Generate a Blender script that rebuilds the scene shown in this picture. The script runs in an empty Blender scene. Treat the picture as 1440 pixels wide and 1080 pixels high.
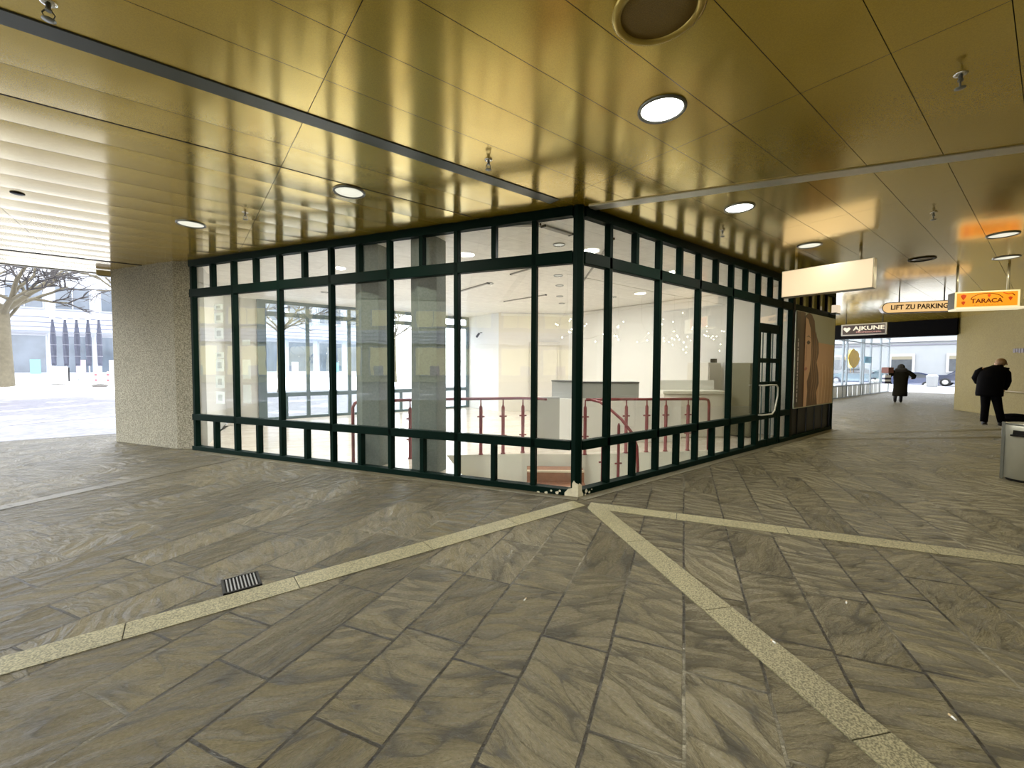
import bpy, bmesh, math, random
from mathutils import Vector, Matrix, Euler
from mathutils.geometry import tessellate_polygon
random.seed(7)
SC = bpy.context.scene
COL = SC.collection
R = math.radians
PI = math.pi
# ---------------------------------------------------------------- basic frames
# world: x runs along the shopfront on the right of the corner, y points into the shop, the corner is the origin
H = 3.166                                    # passage ceiling
DL = Vector((-0.5, 0.8660254))               # direction of the other shopfront
NL = Vector((0.8660254, 0.5))                # its inward normal
YAW = R(52.126 - 90.0)
CAM = Vector((-3.409, -3.216, 1.4303))
def lf(L, p, z=0.0):                         # (along left front, inward, height) -> world
    v = DL * L + NL * p
    return Vector((v.x, v.y, z))
ANG_L = math.atan2(DL.y, DL.x)

# ---------------------------------------------------------------- materials
MATS = {}
def nd(nt, t, **kw):
    n = nt.nodes.new(t)
    for k, v in kw.items():
        setattr(n, k, v)
    return n
def mat(name, col, rough=0.5, metal=0.0, var=0.08, scale=6.0, bump=0.0, bscale=60.0, spec=0.5, coat=0.0, coat_rough=0.1, sub=None):
    """a plain procedural surface: base colour broken up by noise, optional bump"""
    if name in MATS: return MATS[name]
    m = bpy.data.materials.new(name); m.use_nodes = True
    nt = m.node_tree; b = nt.nodes['Principled BSDF']; L = nt.links.new
    tc = nd(nt, 'ShaderNodeTexCoord')
    nz = nd(nt, 'ShaderNodeTexNoise'); nz.inputs['Scale'].default_value = scale; nz.inputs['Detail'].default_value = 4
    L(tc.outputs['Object'], nz.inputs['Vector'])
    mx = nd(nt, 'ShaderNodeMix', data_type='RGBA')
    c = list(col)
    lo = [max(0, x * (1 - var)) for x in c]; hi = [min(1, x * (1 + var)) for x in c]
    mx.inputs[6].default_value = (*lo, 1); mx.inputs[7].default_value = (*hi, 1)
    L(nz.outputs['Fac'], mx.inputs[0]); L(mx.outputs[2], b.inputs['Base Color'])
    b.inputs['Roughness'].default_value = rough; b.inputs['Metallic'].default_value = metal
    b.inputs['Specular IOR Level'].default_value = spec
    if coat: b.inputs['Coat Weight'].default_value = coat; b.inputs['Coat Roughness'].default_value = coat_rough
    if bump:
        n2 = nd(nt, 'ShaderNodeTexNoise'); n2.inputs['Scale'].default_value = bscale; n2.inputs['Detail'].default_value = 5
        L(tc.outputs['Object'], n2.inputs['Vector'])
        bp = nd(nt, 'ShaderNodeBump'); bp.inputs['Strength'].default_value = bump; bp.inputs['Distance'].default_value = 0.01
        L(n2.outputs['Fac'], bp.inputs['Height']); L(bp.outputs[0], b.inputs['Normal'])
    MATS[name] = m
    return m
def emit(name, col, strength, var=0.04, scale=3.0):
    if name in MATS: return MATS[name]
    m = bpy.data.materials.new(name); m.use_nodes = True
    nt = m.node_tree; b = nt.nodes['Principled BSDF']; L = nt.links.new
    tc = nd(nt, 'ShaderNodeTexCoord'); nz = nd(nt, 'ShaderNodeTexNoise'); nz.inputs['Scale'].default_value = scale
    L(tc.outputs['Object'], nz.inputs['Vector'])
    mx = nd(nt, 'ShaderNodeMix', data_type='RGBA')
    mx.inputs[6].default_value = (*[x * (1 - var) for x in col], 1); mx.inputs[7].default_value = (*[min(1, x * (1 + var)) for x in col], 1)
    L(nz.outputs['Fac'], mx.inputs[0]); L(mx.outputs[2], b.inputs['Emission Color']); b.inputs['Base Color'].default_value = (*[x * 0.12 for x in col], 1)
    b.inputs['Emission Strength'].default_value = strength; b.inputs['Roughness'].default_value = 0.4
    MATS[name] = m
    return m
def glass(name, tint=(0.96, 0.98, 0.97), r0=0.045, rough=0.0, dirt=0.0):
    if name in MATS: return MATS[name]
    m = bpy.data.materials.new(name); m.use_nodes = True
    nt = m.node_tree; nt.nodes.clear(); L = nt.links.new
    out = nd(nt, 'ShaderNodeOutputMaterial')
    tr = nd(nt, 'ShaderNodeBsdfTransparent'); tr.inputs[0].default_value = (*tint, 1)
    gl = nd(nt, 'ShaderNodeBsdfGlossy'); gl.inputs['Roughness'].default_value = rough; gl.inputs[0].default_value = (1, 1, 1, 1)
    lw = nd(nt, 'ShaderNodeLayerWeight'); lw.inputs['Blend'].default_value = 0.5
    pw = nd(nt, 'ShaderNodeMath', operation='POWER'); pw.inputs[1].default_value = 4.2
    L(lw.outputs['Facing'], pw.inputs[0])
    ml = nd(nt, 'ShaderNodeMath', operation='MULTIPLY_ADD'); ml.inputs[1].default_value = 1 - r0; ml.inputs[2].default_value = r0
    L(pw.outputs[0], ml.inputs[0])
    # slightly wavy panes
    tc = nd(nt, 'ShaderNodeTexCoord'); nz = nd(nt, 'ShaderNodeTexNoise'); nz.inputs['Scale'].default_value = 1.6
    L(tc.outputs['Object'], nz.inputs['Vector'])
    bp = nd(nt, 'ShaderNodeBump'); bp.inputs['Strength'].default_value = 0.06; bp.inputs['Distance'].default_value = 0.02
    L(nz.outputs['Fac'], bp.inputs['Height']); L(bp.outputs[0], gl.inputs['Normal'])
    mx = nd(nt, 'ShaderNodeMixShader'); L(ml.outputs[0], mx.inputs[0]); L(tr.outputs[0], mx.inputs[1]); L(gl.outputs[0], mx.inputs[2])
    L(mx.outputs[0], out.inputs[0])
    MATS[name] = m
    return m

def mat_ceiling():
    m = bpy.data.materials.new('gold_lacquer_panels'); m.use_nodes = True
    nt = m.node_tree; b = nt.nodes['Principled BSDF']; L = nt.links.new
    tc = nd(nt, 'ShaderNodeTexCoord')
    nz = nd(nt, 'ShaderNodeTexNoise'); nz.inputs['Scale'].default_value = 1.3; nz.inputs['Detail'].default_value = 6
    L(tc.outputs['Object'], nz.inputs['Vector'])
    gr = nd(nt, 'ShaderNodeTexNoise'); gr.inputs['Scale'].default_value = 190; gr.inputs['Detail'].default_value = 2
    L(tc.outputs['Object'], gr.inputs['Vector'])
    mx = nd(nt, 'ShaderNodeMix', data_type='RGBA')
    mx.inputs[6].default_value = (0.62, 0.41, 0.012, 1); mx.inputs[7].default_value = (0.70, 0.48, 0.026, 1)
    L(nz.outputs['Fac'], mx.inputs[0])
    m2 = nd(nt, 'ShaderNodeMix', data_type='RGBA', blend_type='MULTIPLY'); m2.inputs[0].default_value = 0.35
    cr = nd(nt, 'ShaderNodeMapRange'); cr.inputs[1].default_value = 0.3; cr.inputs[2].default_value = 0.7; cr.inputs[3].default_value = 0.6; cr.inputs[4].default_value = 1.2
    L(gr.outputs['Fac'], cr.inputs[0]); L(mx.outputs[2], m2.inputs[6]); L(cr.outputs[0], m2.inputs[7])
    L(m2.outputs[2], b.inputs['Base Color'])
    b.inputs['Roughness'].default_value = 0.5; b.inputs['Specular IOR Level'].default_value = 0.3
    gl = nd(nt, 'ShaderNodeBsdfGlossy'); gl.inputs['Roughness'].default_value = 0.15; gl.inputs['Anisotropy'].default_value = 0.4
    tg = nd(nt, 'ShaderNodeCombineXYZ'); tg.inputs[0].default_value = 1.0; L(tg.outputs[0], gl.inputs['Tangent'])
    lw = nd(nt, 'ShaderNodeLayerWeight'); lw.inputs['Blend'].default_value = 0.5
    p3 = nd(nt, 'ShaderNodeMath', operation='POWER'); p3.inputs[1].default_value = 2.1; L(lw.outputs['Facing'], p3.inputs[0])
    p5 = nd(nt, 'ShaderNodeMath', operation='POWER'); p5.inputs[1].default_value = 3.4; L(lw.outputs['Facing'], p5.inputs[0])
    gc = nd(nt, 'ShaderNodeMix', data_type='RGBA'); gc.inputs[6].default_value = (0.96, 0.75, 0.17, 1); gc.inputs[7].default_value = (0.98, 0.98, 1.0, 1); L(p3.outputs[0], gc.inputs[0]); L(gc.outputs[2], gl.inputs[0])
    fc = nd(nt, 'ShaderNodeMath', operation='MULTIPLY_ADD'); fc.inputs[1].default_value = 0.42; fc.inputs[2].default_value = 0.54; L(p5.outputs[0], fc.inputs[0])
    ms = nd(nt, 'ShaderNodeMixShader'); L(fc.outputs[0], ms.inputs[0]); L(b.outputs[0], ms.inputs[1]); L(gl.outputs[0], ms.inputs[2])
    L(ms.outputs[0], nt.nodes['Material Output'].inputs[0])
    n3 = nd(nt, 'ShaderNodeTexNoise'); n3.inputs['Scale'].default_value = 2.2; n3.inputs['Detail'].default_value = 3; n3.inputs['Distortion'].default_value = 0.6
    L(tc.outputs['Object'], n3.inputs['Vector'])
    bp = nd(nt, 'ShaderNodeBump'); bp.inputs['Strength'].default_value = 0.06; bp.inputs['Distance'].default_value = 0.02
    L(n3.outputs['Fac'], bp.inputs['Height'])
    bp2 = nd(nt, 'ShaderNodeBump'); bp2.inputs['Strength'].default_value = 0.05; bp2.inputs['Distance'].default_value = 0.002
    L(gr.outputs['Fac'], bp2.inputs['Height']); L(bp.outputs[0], bp2.inputs['Normal'])
    L(bp2.outputs[0], b.inputs['Normal']); L(bp.outputs[0], gl.inputs['Normal'])
    return m

def mat_slate():
    m = bpy.data.materials.new('split_slate_paving'); m.use_nodes = True
    nt = m.node_tree; b = nt.nodes['Principled BSDF']; L = nt.links.new
    tc = nd(nt, 'ShaderNodeTexCoord')
    mp = nd(nt, 'ShaderNodeMapping'); mp.inputs['Rotation'].default_value = (0, 0, -R(30)); mp.inputs['Location'].default_value = (0.12, -0.30 + 0.35 * 40, 0)
    L(tc.outputs['Object'], mp.inputs['Vector'])
    wob = nd(nt, 'ShaderNodeTexNoise'); wob.inputs['Scale'].default_value = 5; wob.inputs['Detail'].default_value = 3
    L(mp.outputs[0], wob.inputs['Vector'])
    wv = nd(nt, 'ShaderNodeVectorMath', operation='MULTIPLY_ADD'); wv.inputs[1].default_value = (0.016, 0.016, 0); 
    L(wob.outputs['Color'], wv.inputs[0]); L(mp.outputs[0], wv.inputs[2])
    def brick(c1, c2, mort, size=0.008):
        br = nd(nt, 'ShaderNodeTexBrick'); br.offset = 0.43; br.offset_frequency = 2; br.squash = 0.82; br.squash_frequency = 3
        br.inputs['Scale'].default_value = 1; br.inputs['Brick Width'].default_value = 0.78; br.inputs['Row Height'].default_value = 0.35
        br.inputs['Mortar Size'].default_value = size; br.inputs['Mortar Smooth'].default_value = 0.25; br.inputs['Bias'].default_value = 0
        br.inputs['Color1'].default_value = c1; br.inputs['Color2'].default_value = c2; br.inputs['Mortar'].default_value = mort
        L(wv.outputs[0], br.inputs['Vector']); return br
    tone = brick((0.050, 0.041, 0.019, 1), (0.090, 0.075, 0.038, 1), (0.035, 0.03, 0.02, 1))
    rnd = brick((0, 0, 0, 1), (1, 1, 1, 1), (0.5, 0.5, 0.5, 1))
    # every slab gets its own grain: offset and rotation from its random value
    off = nd(nt, 'ShaderNodeVectorMath', operation='MULTIPLY_ADD'); off.inputs[1].default_value = (37, 19, 5)
    L(rnd.outputs['Color'], off.inputs[0]); L(wv.outputs[0], off.inputs[2])
    rot = nd(nt, 'ShaderNodeVectorRotate', rotation_type='Z_AXIS')
    an = nd(nt, 'ShaderNodeMath', operation='MULTIPLY'); an.inputs[1].default_value = 2.6
    L(rnd.outputs['Color'], an.inputs[0]); L(an.outputs[0], rot.inputs['Angle']); L(off.outputs[0], rot.inputs['Vector'])
    st = nd(nt, 'ShaderNodeVectorMath', operation='MULTIPLY'); st.inputs[1].default_value = (4.2, 11.0, 4.5)
    L(rot.outputs[0], st.inputs[0])
    rid = nd(nt, 'ShaderNodeTexNoise', noise_type='RIDGED_MULTIFRACTAL'); rid.inputs['Scale'].default_value = 0.8; rid.inputs['Detail'].default_value = 5; rid.inputs['Distortion'].default_value = 0.25
    rid.inputs['Roughness'].default_value = 0.55
    L(st.outputs[0], rid.inputs['Vector'])
    lay = nd(nt, 'ShaderNodeTexNoise'); lay.inputs['Scale'].default_value = 1.5; lay.inputs['Detail'].default_value = 9; lay.inputs['Distortion'].default_value = 0.45; lay.inputs['Roughness'].default_value = 0.66
    L(st.outputs[0], lay.inputs['Vector'])
    fine = nd(nt, 'ShaderNodeTexNoise'); fine.inputs['Scale'].default_value = 60; fine.inputs['Detail'].default_value = 5
    L(wv.outputs[0], fine.inputs['Vector'])
    # colour: valleys and creases painted darker, ridges paler, to shade the relief
    mc = nd(nt, 'ShaderNodeMix', data_type='RGBA', blend_type='MULTIPLY'); mc.inputs[0].default_value = 0.75
    cr = nd(nt, 'ShaderNodeMapRange'); cr.inputs[1].default_value = 0.3; cr.inputs[2].default_value = 0.75; cr.inputs[3].default_value = 0.78; cr.inputs[4].default_value = 1.25
    L(lay.outputs['Fac'], cr.inputs[0]); L(tone.outputs['Color'], mc.inputs[6]); L(cr.outputs[0], mc.inputs[7])
    big = nd(nt, 'ShaderNodeTexNoise'); big.inputs['Scale'].default_value = 0.5; big.inputs['Detail'].default_value = 4
    L(mp.outputs[0], big.inputs['Vector'])
    mb = nd(nt, 'ShaderNodeMix', data_type='RGBA', blend_type='MULTIPLY'); mb.inputs[0].default_value = 0.25
    cb = nd(nt, 'ShaderNodeMapRange'); cb.inputs[1].default_value = 0.35; cb.inputs[2].default_value = 0.65; cb.inputs[3].default_value = 0.75; cb.inputs[4].default_value = 1.2
    L(big.outputs['Fac'], cb.inputs[0]); L(mc.outputs[2], mb.inputs[6]); L(cb.outputs[0], mb.inputs[7])
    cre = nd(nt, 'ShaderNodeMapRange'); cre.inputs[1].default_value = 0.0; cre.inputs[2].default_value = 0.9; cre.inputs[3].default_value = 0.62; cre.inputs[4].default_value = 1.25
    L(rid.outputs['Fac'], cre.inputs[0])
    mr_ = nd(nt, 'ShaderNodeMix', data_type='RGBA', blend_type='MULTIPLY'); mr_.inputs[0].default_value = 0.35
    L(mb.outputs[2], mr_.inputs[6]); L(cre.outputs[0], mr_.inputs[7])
    jt = nd(nt, 'ShaderNodeMix', data_type='RGBA'); 
    jc = nd(nt, 'ShaderNodeMix', data_type='RGBA'); jc.inputs[6].default_value = (0.012, 0.010, 0.006, 1); jc.inputs[7].default_value = (0.13, 0.115, 0.07, 1)
    jn = nd(nt, 'ShaderNodeTexNoise'); jn.inputs['Scale'].default_value = 0.9; jn.inputs['Detail'].default_value = 3; L(wv.outputs[0], jn.inputs['Vector'])
    jr = nd(nt, 'ShaderNodeMapRange'); jr.inputs[1].default_value = 0.54; jr.inputs[2].default_value = 0.64; L(jn.outputs['Fac'], jr.inputs[0]); L(jr.outputs[0], jc.inputs[0]); L(jc.outputs[2], jt.inputs[7])
    L(tone.outputs['Fac'], jt.inputs[0]); L(mr_.outputs[2], jt.inputs[6]); L(jt.outputs[2], b.inputs['Base Color'])
    ro = nd(nt, 'ShaderNodeMapRange'); ro.inputs[1].default_value = 0.3; ro.inputs[2].default_value = 0.7; ro.inputs[3].default_value = 0.28; ro.inputs[4].default_value = 0.46
    L(fine.outputs['Fac'], ro.inputs[0]); L(ro.outputs[0], b.inputs['Roughness'])
    b.inputs['Specular IOR Level'].default_value = 0.7
    # relief: layered cleavage, ridges, sunk joints
    shp = nd(nt, 'ShaderNodeMapRange', interpolation_type='SMOOTHSTEP'); shp.inputs[1].default_value = 0.25; shp.inputs[2].default_value = 0.75
    L(lay.outputs['Fac'], shp.inputs[0])
    b1 = nd(nt, 'ShaderNodeBump'); b1.inputs['Strength'].default_value = 1.0; b1.inputs['Distance'].default_value = 0.5; L(shp.outputs[0], b1.inputs['Height'])
    b2 = nd(nt, 'ShaderNodeBump'); b2.inputs['Strength'].default_value = 0.8; b2.inputs['Distance'].default_value = 0.28; L(rid.outputs['Fac'], b2.inputs['Height']); L(b1.outputs[0], b2.inputs['Normal'])
    b3 = nd(nt, 'ShaderNodeBump', invert=True); b3.inputs['Strength'].default_value = 0.9; b3.inputs['Distance'].default_value = 0.006; L(tone.outputs['Fac'], b3.inputs['Height']); L(b2.outputs[0], b3.inputs['Normal'])
    b4 = nd(nt, 'ShaderNodeBump'); b4.inputs['Strength'].default_value = 0.5; b4.inputs['Distance'].default_value = 0.003; L(fine.outputs['Fac'], b4.inputs['Height']); L(b3.outputs[0], b4.inputs['Normal'])
    L(b4.outputs[0], b.inputs['Normal'])
    return m

def mat_speckle(name, c1, c2, scale=160, rough=0.6, bump=0.25, big=3.0, stain=0.25):
    if name in MATS: return MATS[name]
    m = bpy.data.materials.new(name); m.use_nodes = True
    nt = m.node_tree; b = nt.nodes['Principled BSDF']; L = nt.links.new
    tc = nd(nt, 'ShaderNodeTexCoord')
    n1 = nd(nt, 'ShaderNodeTexNoise'); n1.inputs['Scale'].default_value = scale; n1.inputs['Detail'].default_value = 3
    n2 = nd(nt, 'ShaderNodeTexNoise'); n2.inputs['Scale'].default_value = big; n2.inputs['Detail'].default_value = 5
    L(tc.outputs['Object'], n1.inputs['Vector']); L(tc.outputs['Object'], n2.inputs['Vector'])
    r = nd(nt, 'ShaderNodeMapRange'); r.inputs[1].default_value = 0.38; r.inputs[2].default_value = 0.62
    L(n1.outputs['Fac'], r.inputs[0])
    mx = nd(nt, 'ShaderNodeMix', data_type='RGBA'); mx.inputs[6].default_value = (*c1, 1); mx.inputs[7].default_value = (*c2, 1); L(r.outputs[0], mx.inputs[0])
    ms = nd(nt, 'ShaderNodeMix', data_type='RGBA', blend_type='MULTIPLY'); ms.inputs[0].default_value = stain
    L(mx.outputs[2], ms.inputs[6]); L(n2.outputs['Color'], ms.inputs[7])
    g = nd(nt, 'ShaderNodeMapRange'); g.inputs[3].default_value = 0.3; g.inputs[4].default_value = 1.6; L(n2.outputs['Fac'], g.inputs[0]); L(g.outputs[0], ms.inputs[7])
    L(ms.outputs[2], b.inputs['Base Color']); b.inputs['Roughness'].default_value = rough
    bp = nd(nt, 'ShaderNodeBump'); bp.inputs['Strength'].default_value = bump; bp.inputs['Distance'].default_value = 0.006
    L(n1.outputs['Fac'], bp.inputs['Height']); L(bp.outputs[0], b.inputs['Normal'])
    MATS[name] = m
    return m

def mat_bricks(name, c1, c2, mort, bw, rh, msize, rot=0.0, rough=0.6, bump=0.4, plane='XY', spec=0.5):
    if name in MATS: return MATS[name]
    m = bpy.data.materials.new(name); m.use_nodes = True
    nt = m.node_tree; b = nt.nodes['Principled BSDF']; L = nt.links.new
    tc = nd(nt, 'ShaderNodeTexCoord'); mp = nd(nt, 'ShaderNodeMapping')
    mp.inputs['Rotation'].default_value = (0, 0, rot) if plane == 'XY' else (R(-90), 0, 0)
    L(tc.outputs['Object'], mp.inputs['Vector'])
    br = nd(nt, 'ShaderNodeTexBrick'); br.inputs['Scale'].default_value = 1
    br.inputs['Brick Width'].default_value = bw; br.inputs['Row Height'].default_value = rh; br.inputs['Mortar Size'].default_value = msize
    br.inputs['Color1'].default_value = (*c1, 1); br.inputs['Color2'].default_value = (*c2, 1); br.inputs['Mortar'].default_value = (*mort, 1)
    L(mp.outputs[0], br.inputs['Vector']); 
    nz = nd(nt, 'ShaderNodeTexNoise'); nz.inputs['Scale'].default_value = 8; nz.inputs['Detail'].default_value = 6; L(mp.outputs[0], nz.inputs['Vector'])
    g = nd(nt, 'ShaderNodeMapRange'); g.inputs[3].default_value = 0.6; g.inputs[4].default_value = 1.4; L(nz.outputs['Fac'], g.inputs[0])
    mx = nd(nt, 'ShaderNodeMix', data_type='RGBA', blend_type='MULTIPLY'); mx.inputs[0].default_value = 0.5
    L(br.outputs['Color'], mx.inputs[6]); L(g.outputs[0], mx.inputs[7]); L(mx.outputs[2], b.inputs['Base Color'])
    b.inputs['Roughness'].default_value = rough; b.inputs['Specular IOR Level'].default_value = spec
    bp = nd(nt, 'ShaderNodeBump', invert=True); bp.inputs['Strength'].default_value = bump; bp.inputs['Distance'].default_value = 0.01
    L(br.outputs['Fac'], bp.inputs['Height']); L(bp.outputs[0], b.inputs['Normal'])
    MATS[name] = m
    return m

def mat_snow_cobble():
    m = bpy.data.materials.new('wet_cobbles'); m.use_nodes = True
    nt = m.node_tree; b = nt.nodes['Principled BSDF']; L = nt.links.new
    tc = nd(nt, 'ShaderNodeTexCoord')
    v = nd(nt, 'ShaderNodeTexVoronoi'); v.inputs['Scale'].default_value = 7
    L(tc.outputs['Object'], v.inputs['Vector'])
    n = nd(nt, 'ShaderNodeTexNoise'); n.inputs['Scale'].default_value = 0.6; n.inputs['Detail'].default_value = 6; L(tc.outputs['Object'], n.inputs['Vector'])
    mx = nd(nt, 'ShaderNodeMix', data_type='RGBA'); mx.inputs[6].default_value = (0.045, 0.042, 0.05, 1); mx.inputs[7].default_value = (0.115, 0.105, 0.125, 1); L(v.outputs['Color'], mx.inputs[0])
    r = nd(nt, 'ShaderNodeMapRange'); r.inputs[1].default_value = 0.58; r.inputs[2].default_value = 0.72; L(n.outputs['Fac'], r.inputs[0])
    mm = nd(nt, 'ShaderNodeMix', data_type='RGBA'); mm.inputs[7].default_value = (0.45, 0.45, 0.48, 1); L(mx.outputs[2], mm.inputs[6]); L(r.outputs[0], mm.inputs[0])
    L(mm.outputs[2], b.inputs['Base Color']); b.inputs['Roughness'].default_value = 0.45
    bp = nd(nt, 'ShaderNodeBump', invert=True); bp.inputs['Strength'].default_value = 0.5; bp.inputs['Distance'].default_value = 0.03; L(v.outputs['Distance'], bp.inputs['Height']); L(bp.outputs[0], b.inputs['Normal'])
    return m

# ---------------------------------------------------------------- mesh builder
class MB:
    def __init__(s): s.v = []; s.f = []; s.sm = []
    def add(s, vs, fs, smooth=False):
        o = len(s.v); s.v += [Vector(p) for p in vs]; s.f += [tuple(o + i for i in f) for f in fs]; s.sm += [smooth] * len(fs)
        return s
    def box(s, c, d, rz=0.0, M=None):
        x, y, z = d[0] / 2, d[1] / 2, d[2] / 2
        vs = [Vector((a, b, e)) for e in (-z, z) for b in (-y, y) for a in (-x, x)]
        m = Matrix.Rotation(rz, 4, 'Z') if M is None else M
        vs = [m @ p + Vector(c) for p in vs]
        return s.add(vs, [(0, 2, 3, 1), (4, 5, 7, 6), (0, 1, 5, 4), (2, 6, 7, 3), (0, 4, 6, 2), (1, 3, 7, 5)])
    def span(s, p0, p1, d, w, z0, z1, inset=0.0):       # a wall-like bar between two ground points
        p0 = Vector(p0[:2]); p1 = Vector(p1[:2]); u = (p1 - p0).normalized()
        a = math.atan2(u.y, u.x); n = Vector((-u.y, u.x)); c = (p0 + p1) / 2 + n * d
        return s.box((c.x, c.y, (z0 + z1) / 2), ((p1 - p0).length - 2 * inset, w, z1 - z0), a)
    def prism(s, poly, z0, z1):
        n = len(poly)
        area = sum(poly[i][0] * poly[(i + 1) % n][1] - poly[(i + 1) % n][0] * poly[i][1] for i in range(n))
        if area < 0: poly = poly[::-1]
        vs = [(p[0], p[1], z0) for p in poly] + [(p[0], p[1], z1) for p in poly]
        fs = [tuple(range(n - 1, -1, -1)), tuple(range(n, 2 * n))] + [(i, (i + 1) % n, n + (i + 1) % n, n + i) for i in range(n)]
        return s.add(vs, fs)
    def plate(s, poly, org, ux, uy, t):                  # polygon in the plane (ux,uy), thickness t along ux x uy
        ux = Vector(ux); uy = Vector(uy); nn = ux.cross(uy).normalized(); org = Vector(org); n = len(poly)
        area = sum(poly[i][0] * poly[(i + 1) % n][1] - poly[(i + 1) % n][0] * poly[i][1] for i in range(n))
        if area < 0: poly = poly[::-1]
        a = [org + ux * p[0] + uy * p[1] for p in poly]; b = [p + nn * t for p in a]
        return s.add(a + b, [tuple(range(n - 1, -1, -1)), tuple(range(n, 2 * n))] + [(i, (i + 1) % n, n + (i + 1) % n, n + i) for i in range(n)])
    def tube(s, pts, rad, n=8, caps=True):
        pts = [Vector(p) for p in pts]; k = len(pts)
        rr = rad if isinstance(rad, (list, tuple)) else [rad] * k
        vs = []; up = None
        for i in range(k):
            t = (pts[min(i + 1, k - 1)] - pts[max(i - 1, 0)]).normalized()
            if up is None:
                up = Vector((0, 0, 1)) if abs(t.z) < 0.9 else Vector((1, 0, 0))
            a = t.cross(up)
            if a.length < 1e-5: a = t.cross(Vector((0, 1, 0)))
            a.normalize(); bb = a.cross(t); up = bb
            for j in range(n):
                q = 2 * PI * j / n
                vs.append(pts[i] + (a * math.cos(q) + bb * math.sin(q)) * rr[i])
        fs = [(i * n + j, i * n + (j + 1) % n, (i + 1) * n + (j + 1) % n, (i + 1) * n + j) for i in range(k - 1) for j in range(n)]
        s.add(vs, fs, True)
        if caps:
            s.add([vs[j] for j in range(n)], [tuple(range(n - 1, -1, -1))]); s.add([vs[(k - 1) * n + j] for j in range(n)], [tuple(range(n))])
        return s
    def lathe(s, prof, c=(0, 0, 0), n=24, caps=True):   # prof: [(r,z)...]
        k = len(prof); c = Vector(c)
        vs = [c + Vector((r * math.cos(2 * PI * j / n), r * math.sin(2 * PI * j / n), z)) for r, z in prof for j in range(n)]
        s.add(vs, [(i * n + j, i * n + (j + 1) % n, (i + 1) * n + (j + 1) % n, (i + 1) * n + j) for i in range(k - 1) for j in range(n)], True)
        if caps:
            s.add(vs[:n], [tuple(range(n - 1, -1, -1))]); s.add(vs[-n:], [tuple(range(n))])
        return s
    def ell(s, c, r, n=12, m=8, M=None):
        c = Vector(c); vs = []; 
        for i in range(1, m):
            t = PI * i / m
            for j in range(n):
                q = 2 * PI * j / n
                p = Vector((r[0] * math.sin(t) * math.cos(q), r[1] * math.sin(t) * math.sin(q), r[2] * math.cos(t)))
                vs.append(c + (M @ p if M else p))
        top = Vector((0, 0, r[2])); 
        vs += [c + (M @ top if M else top), c - (M @ top if M else top)]
        T = len(vs) - 2
        fs = [(i * n + j, (i + 1) * n + j, (i + 1) * n + (j + 1) % n, i * n + (j + 1) % n) for i in range(m - 2) for j in range(n)]
        fs += [(T, j, (j + 1) % n) for j in range(n)] + [(T + 1, (m - 2) * n + (j + 1) % n, (m - 2) * n + j) for j in range(n)]
        return s.add(vs, fs, True)
    def loft(s, rings, caps=True):                       # rings of equal-length point lists
        n = len(rings[0]); vs = [p for r in rings for p in r]
        s.add(vs, [(i * n + j, i * n + (j + 1) % n, (i + 1) * n + (j + 1) % n, (i + 1) * n + j) for i in range(len(rings) - 1) for j in range(n)], True)
        if caps: s.add(rings[0], [tuple(range(n - 1, -1, -1))], True); s.add(rings[-1], [tuple(range(n))], True)
        return s
    def build(s, name, m, parent=None, bevel=0.0, loc=None):
        me = bpy.data.meshes.new(name)
        org = Vector(loc) if loc is not None else Vector((0, 0, 0))
        me.from_pydata([p - org for p in s.v], [], s.f); me.update()
        for p, q in zip(me.polygons, s.sm): p.use_smooth = q
        bm = bmesh.new(); bm.from_mesh(me); bmesh.ops.remove_doubles(bm, verts=bm.verts, dist=1e-5); bmesh.ops.recalc_face_normals(bm, faces=bm.faces); bm.to_mesh(me); bm.free()
        o = bpy.data.objects.new(name, me); COL.objects.link(o); o.location = org
        me.materials.append(m)
        if bevel:
            b = o.modifiers.new('edge', 'BEVEL'); b.width = bevel; b.segments = 2; b.limit_method = 'ANGLE'
        if parent is not None: o.parent = parent
        return o
def tag(o, label=None, cat=None, group=None, kind=None):
    if label: o['label'] = label
    if cat: o['category'] = cat
    if group: o['group'] = group
    if kind: o['kind'] = kind
    return o
def empty(name, loc=(0, 0, 0), rz=0.0):
    o = bpy.data.objects.new(name, None); COL.objects.link(o); o.location = loc; o.rotation_euler = (0, 0, rz); o.empty_display_size = 0.2
    return o
def dup(o, parent=None):
    c = o.copy(); COL.objects.link(c)
    if parent is not None: c.parent = parent
    for ch in [x for x in bpy.data.objects if x.parent == o and x != c]: dup(ch, c)
    return c
def text(name, body, size, m, parent, loc, rot, ext=0.004, align='CENTER', sx=1.0, spacing=1.0):
    cu = bpy.data.curves.new(name, 'FONT'); cu.body = body; cu.size = size; cu.extrude = ext; cu.align_x = align; cu.align_y = 'CENTER'; cu.space_character = spacing; cu.offset = size * 0.022
    cu.materials.append(m)
    t_ = bpy.data.objects.new(name, cu); COL.objects.link(t_); dg_ = bpy.context.evaluated_depsgraph_get(); dg_.update()
    me = bpy.data.meshes.new_from_object(t_.evaluated_get(dg_)); bpy.data.objects.remove(t_); me.name = name
    if not me.materials: me.materials.append(m)
    o = bpy.data.objects.new(name, me); COL.objects.link(o); o.parent = parent; o.location = loc; o.rotation_euler = rot; o.scale = (sx, 1, 1)
    return o
def area_light(name, loc, size, energy, col=(1, 1, 1), parent=None, rot=(0, 0, 0), shape='DISK', spread=PI):
    l = bpy.data.lights.new(name, 'AREA'); l.shape = shape; l.size = size; l.energy = energy; l.color = col; l.spread = spread
    o = bpy.data.objects.new(name, l); COL.objects.link(o); o.location = loc; o.rotation_euler = rot
    if parent is not None: o.parent = parent
    return o
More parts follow.
